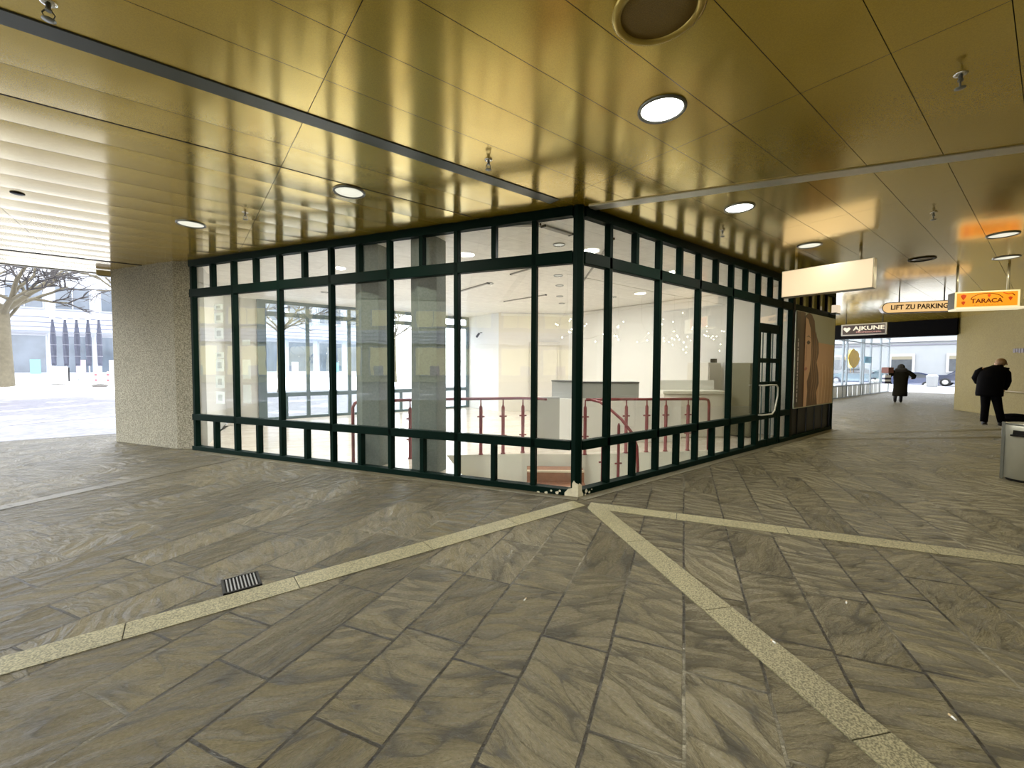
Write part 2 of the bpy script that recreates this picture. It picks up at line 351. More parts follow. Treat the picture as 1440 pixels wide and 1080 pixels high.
def poly_holes(mb, outer, holes, z, up=True):
    loops = [[Vector((p[0], p[1], 0)) for p in l] for l in [outer] + holes]
    tris = tessellate_polygon(loops); pts = [Vector((p.x, p.y, z)) for l in loops for p in l]
    mb.add(pts, [tuple(t) for t in tris])

# ---------------------------------------------------------------- shared materials
GREEN = mat('dark_green_frame', (0.0008, 0.0085, 0.0055), 0.55, 0, 0.35, 3, spec=0.06)
GREEN2 = mat('grey_green_frame', (0.05, 0.085, 0.085), 0.4, 0, 0.2, 3)
CONC = mat_speckle('exposed_concrete', (0.13, 0.118, 0.08), (0.30, 0.275, 0.20), 55, 0.85, 0.5, 1.4, 0.3)
CONC_IN = mat_speckle('green_grey_concrete', (0.13, 0.155, 0.135), (0.155, 0.18, 0.16), 40, 0.8, 0.1, 1.0, 0.25)
GRANITE = mat_speckle('granite_band', (0.11, 0.10, 0.05), (0.34, 0.31, 0.18), 130, 0.55, 0.3, 2.5, 0.35)
WORN = mat_speckle('worn_stone_band', (0.07, 0.062, 0.036), (0.15, 0.135, 0.085), 90, 0.5, 0.4, 2.5, 0.35)
WHITE = mat('white_plaster', (0.80, 0.785, 0.745), 0.75, 0, 0.03, 1.5, 0.05, 80)
WARMW = mat('warm_white_plaster', (0.74, 0.70, 0.62), 0.8, 0, 0.05, 1.2, 0.08, 60)
GREYW = mat('grey_laminate', (0.42, 0.43, 0.41), 0.5, 0, 0.05, 2)
MAROON = mat('maroon_lacquer', (0.20, 0.028, 0.035), 0.3, 0, 0.15, 5)
STEEL = mat('brushed_steel', (0.62, 0.63, 0.57), 0.36, 0.45, 0.06, 9)
DARK = mat('black_metal', (0.008, 0.008, 0.008), 0.5, 0, 0.3, 6, spec=0.25)
GREY = mat('grey_metal', (0.22, 0.23, 0.22), 0.35, 0.7, 0.1, 5)
CREAM = mat('bare_primer', (0.62, 0.58, 0.42), 0.7, 0, 0.25, 30, 0.3, 40)
PAPER = mat('white_paper', (0.82, 0.82, 0.80), 0.7, 0, 0.03, 8)
GLASS = glass('shopfront_glass')
GLASS2 = glass('far_glass', (0.97, 0.985, 0.985), 0.03)
LAMPON = emit('lamp_diffuser', (1.0, 0.97, 0.88), 7.0)
LAMPDIM = emit('lamp_diffuser_dim', (1.0, 0.97, 0.80), 0.42)
SNOW = mat('snow', (0.86, 0.87, 0.90), 0.8, 0, 0.05, 2, 0.4, 9)

# ================================================================ SETTING
# ---- shop outline (world)
LEND = lf(6.6, 0)
SHOP = [(0, 0), (LEND.x, LEND.y), (-2.55, 9.4), (4.5, 9.4), (4.52, 7.65), (6.43, 6.5), (6.43, 0)]
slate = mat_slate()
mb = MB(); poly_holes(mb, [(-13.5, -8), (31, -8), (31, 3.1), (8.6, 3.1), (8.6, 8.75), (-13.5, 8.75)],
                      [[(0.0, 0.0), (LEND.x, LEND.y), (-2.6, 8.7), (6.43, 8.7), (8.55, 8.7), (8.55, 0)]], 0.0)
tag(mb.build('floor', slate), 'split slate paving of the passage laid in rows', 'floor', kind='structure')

# granite bands in the paving, cut into slabs
def band(name, p0, p1, w, label, seg=0.92, z=0.004, m_=None):
    p0 = Vector(p0); p1 = Vector(p1); u = (p1 - p0).normalized(); ln = (p1 - p0).length; m = MB(); a = 0.0
    ang = math.atan2(u.y, u.x)
    while a < ln - 0.01:
        b = min(a + seg * random.uniform(0.9, 1.1), ln); c = p0 + u * ((a + b) / 2)
        m.box((c.x, c.y, z / 2 - 0.008), (b - a - 0.006, w, z + 0.016), ang); a = b
    return tag(m.build(name, m_ or GRANITE), label, 'paving band', kind='structure')
band('trim_1', (-0.16, -0.2), (-9.6, -0.2), 0.185, 'pale granite paving band passing the drain grate')
p = lf(0, -0.27); q = lf(-7, -0.27)
band('trim_2', lf(-0.20, -0.265)[:2], lf(-8.5, -0.265)[:2], 0.19, 'pale granite paving band running under the steel bin')
dD = Vector((-0.5, -0.8660254)); nD = Vector((-0.8660254, 0.5))
band('trim_3', dD * 0.42 + nD * -0.085, dD * 4.25 + nD * -0.335, 0.185, 'pale granite paving band running from the corner post towards the viewer', 0.92, 0.0056)
# sill bands at the foot of the fronts
m = MB(); a = lf(-0.05, -0.11); b = lf(6.6, -0.11); m.span(a, b, 0, 0.13, -0.01, 0.006)
tag(m.build('trim_4', WORN), 'narrow stone band at the foot of the longer shopfront', 'paving band', kind='structure')
m = MB(); m.span((-0.05, -0.11), (8.6, -0.11), 0, 0.13, -0.01, 0.006)
tag(m.build('trim_5', WORN), 'narrow stone band at the foot of the shopfront with the door', 'paving band', kind='structure')
band('trim_6', lf(5.3, -0.2)[:2], lf(5.0, -7.0)[:2], 0.17, 'faint stone band crossing the paving beside the concrete pillar', 0.8, 0.003, mat_speckle('dull_stone_band', (0.045, 0.038, 0.02), (0.095, 0.08, 0.045), 60, 0.5, 0.6, 2.5, 0.35))
# outer corridor bands
band('trim_7', (8.3, -0.6), (13.0, -3.1), 0.18, 'far stone band across the corridor paving near the man', 0.9, 0.003, WORN)
band('trim_8', (6.6, -0.35), (10.6, -2.9), 0.16, 'stone band across the corridor paving before the bin', 0.9, 0.003, WORN)

# ---- ceiling: long gold panels, each slightly bowed
GOLD = mat_ceiling()
def slats(y0, y1, x0, x1, sag, n=6, gap=0.002, lift=0.0):
    m = mbC
    pts = []
    w = y1 - y0
    rows = []
    for i in range(n + 1):
        t = i / n; y = y0 + gap + (w - 2 * gap) * t
        z = H - sag * (1 - (2 * t - 1) ** 2)
        rows.append((y, z))
    vs = []
    for x in (x0 + gap, x1 - gap):
        for y, z in rows: vs.append((x, y, z))
    k = n + 1
    m.add(vs, [(i, k + i, k + i + 1, i + 1) for i in range(n)], True)
mbC = MB()
P = 0.433
XJ = [-6.9, -4.97, -2.70, -0.29, 2.55, 4.98, 7.4, 9.8, 12.2, 14.6, 17.6]
for j in range(len(XJ) - 1):
    x0, x1 = XJ[j], XJ[j + 1]
    for k in range(18):                                   # beyond the strip, towards the plaza
        y0 = 0.14 + P * k
        if y0 > 7.9: break
        if x0 > -0.3 and y0 > 3.2 and x1 < 8: continue
        if x1 > 8.5 and y0 > 2.9: continue
        slats(y0, y0 + P, x0, x1, (0.0055 if y0 > 0.9 else 0.0025) if x1 < 0 else 0.0003)
    for k in range(17):                                   # towards the viewer
        slats(-P * (k + 1), -P * k, x0, x1, 0.0003)
    if x0 > -0.35: slats(0.0, 0.14, x0, x1, 0.0005)
ceil = tag(mbC.build('ceiling', GOLD), 'glossy gold metal panel ceiling over the passage', 'ceiling', kind='structure')
m = MB(); poly_holes(m, [(-6.9, -7.4), (17.6, -7.4), (17.6, 3.2), (8.0, 3.2), (8.0, 7.98), (-6.9, 7.98)], [], H + 0.031)
m.prism([(-6.9, -7.4), (31, -7.4), (31, 3.2), (8.0, 3.2), (8.0, 9.5), (-2.6, 9.5), (-2.6, 7.98), (-6.9, 7.98)], 3.6, 4.0)  # unseen slab added to keep sky light out from above
tag(m.build('roof', DARK), 'dark backing and unseen slab added above the passage ceiling to block the sky', 'roof', kind='structure')
m = MB(); m.span((-6.9, 8.02), (-2.7, 8.02), 0, 0.06, H - 0.012, 3.7); m.span((-6.93, -7.4), (-6.93, 8.05), 0, 0.06, H - 0.012, 3.7)
tag(m.build('trim_9', mat('pale_fascia', (0.62, 0.60, 0.56), 0.5)), 'pale fascia along the outer edge of the passage ceiling', 'fascia', kind='structure')
# dark metal strips in the ceiling
STRIP = mat('ceiling_strip_metal', (0.10, 0.115, 0.115), 0.32, 0.4, 0.1, 4)
m = MB(); m.box((-3.6, 0.07, H + 0.002), (6.6, 0.134, 0.02))
tag(m.build('trim_10', STRIP), 'dark grey metal strip in the ceiling left of the corner post', 'ceiling strip', kind='structure')
m = MB(); m.span(lf(-0.1, 0.085)[:2], lf(-7.5, 0.085)[:2], 0, 0.14, H - 0.012, H - 0.002)
tag(m.build('trim_11', mat('mirror_strip', (0.72, 0.72, 0.68), 0.38, 0.8, 0.05, 4)), 'mirror-like metal strip crossing the ceiling right of the corner post', 'ceiling strip', kind='structure')
m = MB(); m.box((-5.15, 6.62, H - 0.004), (3.4, 0.03, 0.012))
tag(m.build('trim_12', DARK), 'thin dark joint across the ceiling near the plaza', 'ceiling strip', kind='structure')

m = MB(); m.box((-3.6, 1.006, H - 0.0005), (6.6, 0.011, 0.004))
tag(m.build('trim_17', DARK), 'thin dark joint running across the ceiling panels between the two dim downlights', 'ceiling strip', kind='structure')
# ---- concrete pillar
m = MB(); m.prism([tuple(lf(*q)[:2]) for q in ((6.57, 0.07), (6.85, -0.11), (8.67, -0.11), (8.93, 0.34), (8.70, 0.45), (7.3, 0.45))], 0, H + 0.02)
tag(m.build('pillar', CONC, bevel=0.012), 'exposed aggregate concrete pillar at the end of the glazed front', 'pillar', kind='structure')

# ---- added wall behind the viewer, walls along the corridor
OLIVE = mat_speckle('sand_plaster', (0.135, 0.105, 0.030), (0.165, 0.130, 0.042), 30, 0.8, 0.15, 0.8, 0.3)
m = MB(); m.box((8, -7.6, 1.6), (47, 0.3, 3.2))  # unseen wall, added to stop light leaking in from behind
tag(m.build('wall_rear_blocker', OLIVE), 'plain sand coloured wall added behind the viewer to keep light out', 'wall', kind='structure')
wr0 = Vector((17.8, -1.09)); wd = Vector((-0.8660254, -0.5)); wn = Vector((-0.5, 0.8660254))
wr1 = wr0 + wd * 11.2
m = MB(); m.prism([tuple(wr0), tuple(wr1), (wr1.x, -7.4), (30, -7.4), (30, -1.09)], 0, H + 0.03)
tag(m.build('wall_right', OLIVE, bevel=0.01), 'sand plastered corridor wall beside the man', 'wall', kind='structure')
m = MB(); m.box((17.85, 1.0, 2.9), (0.5, 4.2, 0.6))
tag(m.build('wall_lintel', mat('black_fascia', (0.0015, 0.0015, 0.002), 0.7, spec=0.05), bevel=0.004), 'black fascia beam over the way out to the street', 'beam', kind='structure')
m = MB(); poly_holes(m, [(18.1, -1.3), (31, -1.3), (31, 3.2), (18.1, 3.2)], [], 3.45)
tag(m.build('ceiling_passage', mat('white_soffit', (0.75, 0.75, 0.75), 0.5)), 'white soffit above the far end of the corridor', 'ceiling', kind='structure')

# ================================================================ GLAZED SHOPFRONTS
MOD = 0.5
Z_SILL, Z_LOW0, Z_LOW1, Z_TR0, Z_TR1, Z_TOP = 0.07, 0.508, 0.612, 2.555, 2.69, 3.06
FW, FD = 0.058, 0.085
def frame_member(name, parent, x, y, z0, z1, w, d, m=GREEN, bev=0.006):
    o = MB().box((0, 0, 0), (w, d, z1 - z0)).build(name, m, parent, bev); o.location = (x, y, (z0 + z1) / 2); return o
def pane(parent, x0, x1, z0, z1, y=0.012, m=GLASS, name='glass_pane'):
    o = MB().box((0, 0, 0), (x1 - x0, 0.008, z1 - z0)).build(name, m, parent); o.location = ((x0 + x1) / 2, y, (z0 + z1) / 2); return o
def glazing(root, sgn, n, skip=()):
    """local x runs along the front (sgn * k * MOD), local +y is inside; full posts on odd k, half posts between"""
    X = lambda k: sgn * k * MOD
    posts = [k for k in range(1, n + 1) if k % 2 == 1 or k == n]
    first = None
    for k in posts:
        if k in skip: continue
        if first is None: first = frame_member('mullion', root, X(k), 0, Z_SILL, Z_TOP, FW, FD)
        else:
            c = first.copy(); COL.objects.link(c); c.parent = root; c.location = (X(k), 0, first.location.z)
    fl = fu = None
    for k in range(2, n, 2):
        if k in skip: continue
        if fl is None:
            fl = frame_member('lower_mullion', root, X(k), 0, Z_SILL, Z_LOW0, FW, FD); fu = frame_member('upper_mullion', root, X(k), 0, Z_TR1, Z_TOP, FW, FD)
        else:
            for s in (fl, fu):
                c = s.copy(); COL.objects.link(c); c.parent = root; c.location = (X(k), 0, s.location.z)
    return X
def rail(root, name, xa, xb, z0, z1, d=FD):
    return frame_member(name, root, (xa + xb) / 2, 0, z0, z1, abs(xb - xa), d)
# --- left front: local x along DL, local y must point inside: rotate so that +x = -DL (then +y = NL? check)
rzL = math.atan2(-DL.y, -DL.x)          # local +x = -DL  ->  local +y = (0.866,0.5) = NL
w1 = tag(empty('window_1', (0, 0, 0), rzL), 'long glazed front in dark green frames between concrete pillar and corner post', 'shopfront', kind='structure')
XL = glazing(w1, -1, 13)
rail(w1, 'top_rail', -0.06, -6.56, Z_TOP, H + 0.004, 0.10); rail(w1, 'transom', -0.06, -6.56, Z_TR0, Z_TR1); rail(w1, 'lower_rail', -0.06, -6.56, Z_LOW0, Z_LOW1); rail(w1, 'sill', -0.05, -6.56, 0.0, Z_SILL + 0.004, 0.11)
h = FW / 2 - 0.006
for k in range(13):
    a, b = -(k + 1) * MOD + h, -k * MOD - h
    pane(w1, a, b, Z_SILL, Z_LOW0); pane(w1, a, b, Z_TR1, Z_TOP)
ks = [0, 1, 3, 5, 7, 9, 11, 13]
for i in range(len(ks) - 1): pane(w1, -ks[i + 1] * MOD + h, -ks[i] * MOD - h, Z_LOW1, Z_TR0)
# --- right front: local = world
w2 = tag(empty('window_2', (0, 0, 0), 0), 'glazed front in dark green frames running from corner post to beauty poster', 'shopfront', kind='structure')
XR = glazing(w2, 1, 12, skip=(10,))
frame_member('lower_mullion', w2, 5.0, 0, Z_TR1, Z_TOP, FW, FD)
rail(w2, 'top_rail', 0.06, 8.55, Z_TOP, H + 0.004, 0.10); rail(w2, 'transom', 0.06, 8.55, Z_TR0, Z_TR1)
rail(w2, 'lower_rail', 0.06, 4.5, Z_LOW0, Z_LOW1); rail(w2, 'lower_rail', 5.5, 6.0, Z_LOW0, Z_LOW1)
rail(w2, 'sill', 0.05, 4.5, 0, Z_SILL + 0.004, 0.11); rail(w2, 'sill', 5.5, 8.55, 0, Z_SILL + 0.004, 0.11)
for k in range(12):
    a, b = k * MOD + h, (k + 1) * MOD - h
    pane(w2, a, b, Z_TR1, Z_TOP)
    if k not in (9, 10): pane(w2, a, b, Z_SILL, Z_LOW0)
ks = [0, 1, 3, 5, 7, 9]
for i in range(len(ks) - 1): pane(w2, ks[i] * MOD + h, ks[i + 1] * MOD - h, Z_LOW1, Z_TR0)
pane(w2, 5.5 + h, 6.0 - h, Z_LOW1, Z_TR0); pane(w2, 4.5 + h, 5.5 - h, 2.2, Z_TR0)
# dark closed bay under and above the poster
for k in range(13, 18): frame_member('upper_mullion', w2, k * MOD, 0, Z_TR1, Z_TOP, FW, FD, mat('brown_black_frame', (0.006, 0.004, 0.003), 0.5, spec=0.12))
for k in range(12, 17):
    pane(w2, k * MOD + h, (k + 1) * MOD - h, Z_TR1, Z_TOP, 0.012, mat('olive_backed_pane', (0.22, 0.20, 0.06), 0.12, 0, 0.1, 2), 'backed_pane')
    pane(w2, k * MOD + h, (k + 1) * MOD - h, Z_SILL, Z_LOW0 + 0.1, 0.0, mat('black_backed_pane', (0.003, 0.0035, 0.0045), 0.3, 0, 0.2, 2, spec=0.12), 'dark_pane')
    frame_member('lower_mullion', w2, (k + 1) * MOD, -0.004, Z_SILL, Z_LOW0 + 0.1, 0.03, 0.03, DARK, 0.003)
frame_member('end_post', w2, 8.53, 0, 0, H, 0.07, 0.10)
frame_member('mullion', w2, 6.07, 0, Z_SILL, Z_TOP, 0.10, 0.09, mat('brown_black_frame', (0.006, 0.004, 0.003), 0.5, spec=0.12))
# --- corner post
m = MB(); m.prism([(0.05 * math.cos(R(a)) * 1.28, 0.05 * math.sin(R(a)) * 1.28) for a in (-90, -30, 30, 90, 150, 210)], 0.0, H + 0.004)
cp = tag(m.build('window_3', GREEN, bevel=0.006), 'thick dark green corner post with peeling paint at its foot', 'corner post', kind='structure')
m = MB()
def chip(base, ux, n, pts, z0):
    m.plate([(u, v) for u, v in pts], base, ux, (0, 0, 1), 0.004)
rng = random.Random(3)
def blob(cx, cz, r, k=9): return [(cx + r * rng.uniform(.55, 1.15) * math.cos(2 * PI * i / k), cz + r * rng.uniform(.55, 1.1) * math.sin(2 * PI * i / k)) for i in range(k)]
# faces of the corner seen from outside
oL = lf(0, -0.0585); oR = Vector((0, -0.0585, 0))
uL3 = Vector((-DL.x, -DL.y, 0)); uR3 = Vector((1, 0, 0))
m.plate([(-0.115, 0.0), (0.035, 0.0), (0.035, 0.15), (0.01, 0.16), (-0.012, 0.185), (-0.03, 0.15), (-0.03, 0.10), (-0.075, 0.085), (-0.115, 0.04)], oL, uL3, (0, 0, 1), 0.004)
for c in ((-0.17, 0.052, .016), (-0.20, 0.03, .02), (-0.27, 0.045, .012), (-0.33, 0.012, .02), (-0.42, 0.008, .018)): m.plate(blob(*c), oL, uL3, (0, 0, 1), 0.004)
m.plate([(-0.035, 0.0), (0.05, 0.0), (0.05, 0.03), (0.028, 0.06), (0.026, 0.13), (-0.01, 0.155), (-0.035, 0.14)], oR, uR3, (0, 0, 1), 0.004)
for c in ((0.10, 0.05, .022), (0.15, 0.03, .018), (0.085, 0.012, .016), (0.19, 0.055, .01)): m.plate(blob(*c), oR, uR3, (0, 0, 1), 0.004)
m.build('bare_paint_patch', CREAM, cp)['label'] = 'flaked cream patch of bare primer'
# --- glazed door
d1 = tag(empty('door_1', (5.0, 0, 0), 0), 'narrow glazed double door in dark green frames with bent steel pull', 'door', kind='structure')
for x in (-0.44, 0.44): frame_member('stile', d1, x, -0.005, 0.02, 2.2, 0.075, 0.06)
frame_member('middle_stile', d1, 0.0, -0.005, 0.02, 2.1, 0.06, 0.06)
for z0, z1 in ((0.02, 0.12), (0.50, 0.61), (1.10, 1.18), (1.52, 1.60), (2.06, 2.22)): frame_member('cross_rail', d1, 0, -0.003, z0, z1, 0.82, 0.05)
for x in (-0.21, 0.21):
    frame_member('glazing_bar', d1, x, 0.012, 0.1, 2.1, 0.014, 0.02, GREEN2, 0.002)
pane(d1, -0.41, 0.41, 0.1, 2.1, 0.012)
m = MB(); m.tube([(-0.44, -0.03, 1.12), (-0.44, -0.10, 1.12), (-0.2, -0.12, 1.125), (0.09, -0.12, 1.115), (0.15, -0.12, 1.07), (0.15, -0.12, 0.92), (0.03, -0.12, 0.66), (-0.08, -0.12, 0.60), (-0.30, -0.11, 0.60), (-0.44, -0.09, 0.60), (-0.44, -0.03, 0.60)], 0.014, 10)
m.build('pull_handle', STEEL, d1)['label'] = 'bent brushed steel pull handle'
m = MB(); m.box((0, 0, 0.012), (0.9, 0.10, 0.024)); m.build('threshold', GREEN, d1, 0.004)

# ================================================================ POSTER
po = tag(empty('beauty_poster', (7.25, -0.05, 0), 0), 'tall advertising poster of a long haired woman beside the glazed door', 'poster')
def pl(name, pts, m_, y=0.0, t=0.004, lab=None):
    mm = MB(); mm.plate([(a - 7.25, b) for a, b in pts], (0, -y, 0), (1, 0, 0), (0, 0, 1), t); o = mm.build(name, m_, po)
    if lab: o['label'] = lab
    return o
pl('backing_board', [(6.12, 0.62), (8.46, 0.62), (8.46, 2.56), (6.12, 2.56)], mat('poster_grey_green', (0.42, 0.43, 0.33), 0.35, 0, 0.05, 1.2), 0, 0.02)
pl('peach_panel', [(6.9, 0.64), (8.40, 0.64), (8.40, 1.95), (6.9, 1.99)], mat('poster_peach', (0.62, 0.36, 0.20), 0.35, 0, 0.08, 2.0), 0.022, 0.003)
for i in range(5):
    x0 = 7.35 + i * 0.2
    pl('drape_fold', [(x0 + 0.05, 0.66), (x0 + 0.13, 0.66), (x0 + 0.16, 1.1), (x0 + 0.10 + i * .01, 1.55 - .03 * i), (x0 + 0.07, 1.55 - .03 * i), (x0 + .11, 1.05)], mat('poster_peach_light', (0.74, 0.50, 0.32), 0.35, 0, 0.05, 2), 0.026, 0.002)
pl('brown_column', [(6.30, 0.64), (6.56, 0.64), (6.56, 2.55), (6.30, 2.55)], mat('poster_brown', (0.075, 0.035, 0.022), 0.35, 0, 0.2, 2), 0.022, 0.004)
pl('text_column', [(6.12, 0.64), (6.30, 0.64), (6.30, 2.55), (6.12, 2.55)], mat('poster_dark', (0.035, 0.024, 0.020), 0.35, 0, 0.2, 2), 0.022, 0.004)
HAIR = mat('poster_hair', (0.13, 0.065, 0.035), 0.4, 0, 0.5, 9)
pl('hair', [(6.56, 0.64), (7.38, 0.64), (7.30, 0.90), (7.46, 1.10), (7.42, 1.30), (7.28, 1.55), (7.40, 1.75), (7.36, 1.98), (7.15, 2.20), (7.08, 2.42), (6.92, 2.53), (6.75, 2.56), (6.60, 2.50), (6.56, 2.3)], HAIR, 0.026, 0.004, 'long brown hair')
SKIN_P = mat('poster_skin', (0.60, 0.36, 0.22), 0.35, 0, 0.10, 3)
pl('face', [(6.56, 0.64), (6.72, 0.64), (6.76, 0.95), (6.72, 1.15), (6.86, 1.35), (6.92, 1.6), (6.92, 1.95), (6.84, 2.25), (6.70, 2.42), (6.56, 2.46)], SKIN_P, 0.032, 0.003, 'tanned face and neck')
pl('eye', [(6.64, 1.96), (6.74, 2.00), (6.85, 1.96), (6.78, 1.92), (6.70, 1.91)], mat('poster_eye', (0.05, 0.025, 0.02), 0.3), 0.036, 0.002)
pl('eyebrow', [(6.62, 2.06), (6.74, 2.10), (6.86, 2.05), (6.74, 2.075)], mat('poster_eye', (0.05, 0.025, 0.02), 0.3), 0.036, 0.002)
pl('lips', [(6.57, 1.42), (6.64, 1.455), (6.72, 1.42), (6.65, 1.385), (6.57, 1.375)], mat('poster_lips', (0.36, 0.10, 0.08), 0.3), 0.036, 0.002)
pl('nose_shade', [(6.60, 1.56), (6.66, 1.60), (6.655, 1.90), (6.63, 1.90)], mat('poster_nose', (0.46, 0.25, 0.15), 0.35), 0.036, 0.002)
for i, (x0, x1) in enumerate(((6.95, 7.02), (7.08, 7.15), (7.2, 7.27))):
    pl('hair_strand', [(x0, 0.66), (x0 + .05, 0.9), (x0 + .14, 1.15), (x0 + .05, 1.5), (x0 + .10, 1.85), (x0, 2.2), (x0 + .02, 1.85), (x0 - .03, 1.5), (x0 + .06, 1.15), (x0 - .02, .9)], mat('poster_hair_light', (0.25, 0.14, 0.08), 0.4, 0, 0.3, 8), 0.0305, 0.002)
m = MB(); rr = random.Random(5)
z = 0.75
while z < 2.0:
    ln = rr.uniform(0.03, 0.09); m.box((6.21 - 7.25, -0.0275, z + ln / 2), (0.05 * rr.uniform(.6, 1), 0.002, ln)); z += ln + rr.uniform(0.012, 0.03)
m.build('caption', mat('poster_caption', (0.55, 0.50, 0.48), 0.5), po); tag(po.children[-1] if False else [x for x in bpy.data.objects if x.name.startswith('caption')][0], 'vertical lines of small pale lettering', kind='stuff')
# small lit spot fitting at the top corner of the poster
sp = tag(empty('spot_fitting', (8.28, -0.11, 2.66), 0), 'small pale lamp box at the top corner of the poster', 'lamp')
m = MB(); m.box((0, 0, 0.0), (0.30, 0.12, 0.03)); m.build('bracket', GREY, sp, 0.004)
m = MB(); m.box((0.02, -0.01, 0.105), (0.20, 0.12, 0.17)); m.build('lamp_box', emit('warm_box', (1.0, 0.80, 0.58), 0.4), sp, 0.006)

# ================================================================ SHOP INTERIOR
INT_H = 3.13
wood = mat_bricks('pale_wood_planks', (0.66, 0.58, 0.49), (0.76, 0.68, 0.58), (0.48, 0.40, 0.32), 1.6, 0.14, 0.003, R(20), 0.16, 0.06)
HOLE = [(-0.05, 0.22), lf(1.6, 0.30)[:2], (-0.10, 2.75), (0.95, 2.10), (1.75, 1.45), (3.78, 0.38), (3.78, 0.20)]
HOLE = [tuple(q) for q in HOLE]
m = MB(); poly_holes(m, SHOP, [HOLE], 0.0)
tag(m.build('floor_shop', wood), 'pale wooden plank floor inside the empty shop', 'floor', kind='structure')
m = MB(); n = len(HOLE)
for i in range(n):
    a, b = HOLE[i], HOLE[(i + 1) % n]; m.add([(a[0], a[1], 0), (b[0], b[1], 0), (b[0], b[1], -1.4), (a[0], a[1], -1.4)], [(0, 1, 2, 3)])
poly_holes(m, HOLE, [], -1.4)
tag(m.build('wall_stairwell', mat('stairwell_cream', (0.80, 0.78, 0.70), 0.8, 0, 0.05, 2)), 'cream walls of the stairwell opening behind the corner', 'wall', kind='structure')
m = MB(); poly_holes(m, SHOP, [], INT_H)
icm = mat_bricks('white_ceiling_slats', (0.74, 0.72, 0.68), (0.78, 0.76, 0.72), (0.52, 0.50, 0.46), 3.0, 0.433, 0.004, 0, 0.45, 0.1)
tag(m.build('ceiling_shop', icm), 'white panel ceiling inside the shop', 'ceiling', kind='structure')
def wall(name, pts, th, z0, z1, m_, label, side=1):
    mm = MB()
    for a, b in zip(pts[:-1], pts[1:]): mm.span(a, b, side * th / 2, th, z0, z1)
    return tag(mm.build(name, m_), label, 'wall', kind='structure')
wall('wall_left', [(-3.10, 5.98), (-2.6, 9.4), (-1.9, 9.42)], 0.12, 0, 3.5, mat('grey_plaster', (0.52, 0.51, 0.47), 0.8, 0, 0.05, 1.0, 0.05, 50), 'grey plastered side wall of the shop behind the first pane')
wall('wall_back', [(4.47, 9.45), (4.5, 7.65)], 0.12, 0, 3.2, mat('cool_white_plaster', (0.80, 0.81, 0.82), 0.75, 0, 0.03, 1.5), 'white wall next to the last far window', 1)
wall('wall_back.001', [(4.5, 7.65), (6.45, 6.45)], 0.12, 0, 3.2, WARMW, 'cream back wall of the shop with a flush door', 1)
wall('wall_right.001', [(6.43, 6.5), (6.43, 0.06)], 0.12, 0, 3.2, WHITE, 'white side wall of the shop behind the railing', 1)
# cornice
m = MB(); m.span((6.40, 6.45), (6.40, 0.1), 0, 0.05, 3.04, 3.12); m.span((4.55, 7.60), (6.4, 6.46), 0.0, 0.05, 3.04, 3.12)
tag(m.build('trim_13', WHITE), 'white cornice along the back walls of the shop', 'cornice', kind='structure')
# flush door in the back wall
bw_a = math.atan2(6.45 - 7.65, 6.45 - 4.5)
d2 = tag(empty('door_2', (5.72, 6.83, 0), bw_a), 'plain cream flush door in the back wall of the shop', 'door', kind='structure')
for x in (-0.44, 0.44): frame_member('jamb', d2, x, -0.03, 0, 2.1, 0.07, 0.05, mat('cream_paint', (0.62, 0.58, 0.50), 0.5))
frame_member('head', d2, 0, -0.03, 2.1, 2.22, 1.0, 0.06, mat('cream_paint', (0.62, 0.58, 0.50), 0.5))
frame_member('leaf', d2, 0, -0.015, 0.01, 2.1, 0.81, 0.03, mat('cream_leaf', (0.68, 0.64, 0.57), 0.5))
m = MB(); m.tube([(-0.33, -0.03, 1.05), (-0.33, -0.08, 1.05), (-0.22, -0.08, 1.05)], 0.01); m.build('handle', STEEL, d2)
# far glazing towards the plaza
w4 = tag(empty('window_4', (0, 9.4, 0), 0), 'far glazed front of the shop looking out on the snowy plaza', 'shopfront', kind='structure')
FG = mat('slate_green_frame', (0.06, 0.10, 0.11), 0.4, 0, 0.2, 3)
fx = [-1.80, -0.71, 0.40, 1.45, 2.5, 3.5, 4.42]
for i, x in enumerate(fx): frame_member('mullion', w4, x, 0, 0.0, 3.13, 0.20 if i == 0 else 0.09, 0.09, FG)
for z0, z1 in ((0.0, 0.07), (0.60, 0.71), (2.72, 2.84), (3.04, 3.14)): frame_member('cross_rail', w4, 1.31, 0, z0, z1, 6.3, 0.085, FG)
for a, b in zip(fx[:-1], fx[1:]):
    frame_member('lower_mullion', w4, (a + b) / 2, 0, 0.05, 0.62, 0.08, 0.08, FG)
    for z0, z1 in ((0.06, 0.62), (0.70, 2.73), (2.83, 3.05)): pane(w4, a + 0.03, b - 0.03, z0, z1, 0.01, GLASS2)
# interior pillars right behind the glass
def hexp(cx, cy, r, z0, z1, rot=0): return MB().prism([(cx + r * math.cos(R(60 * i) + rot), cy + r * math.sin(R(60 * i) + rot)) for i in range(6)], z0, z1)
c = lf(3.02 - 0.14, 0.42)
PIL = [lf(2.15, 0.36), lf(3.10, 0.36)]
px = []
for i, (q, lab) in enumerate(zip(PIL, ('green grey concrete pillar behind the glass, nearer the corner post', 'green grey concrete pillar behind the glass, nearer the outdoor pillar'))):
    m = hexp(q.x, q.y, 0.235, 0, INT_H, R(30)); tag(m.build('pillar_shop', CONC_IN, bevel=0.01), lab, 'pillar', 'concrete pillars behind the glass', kind='structure')
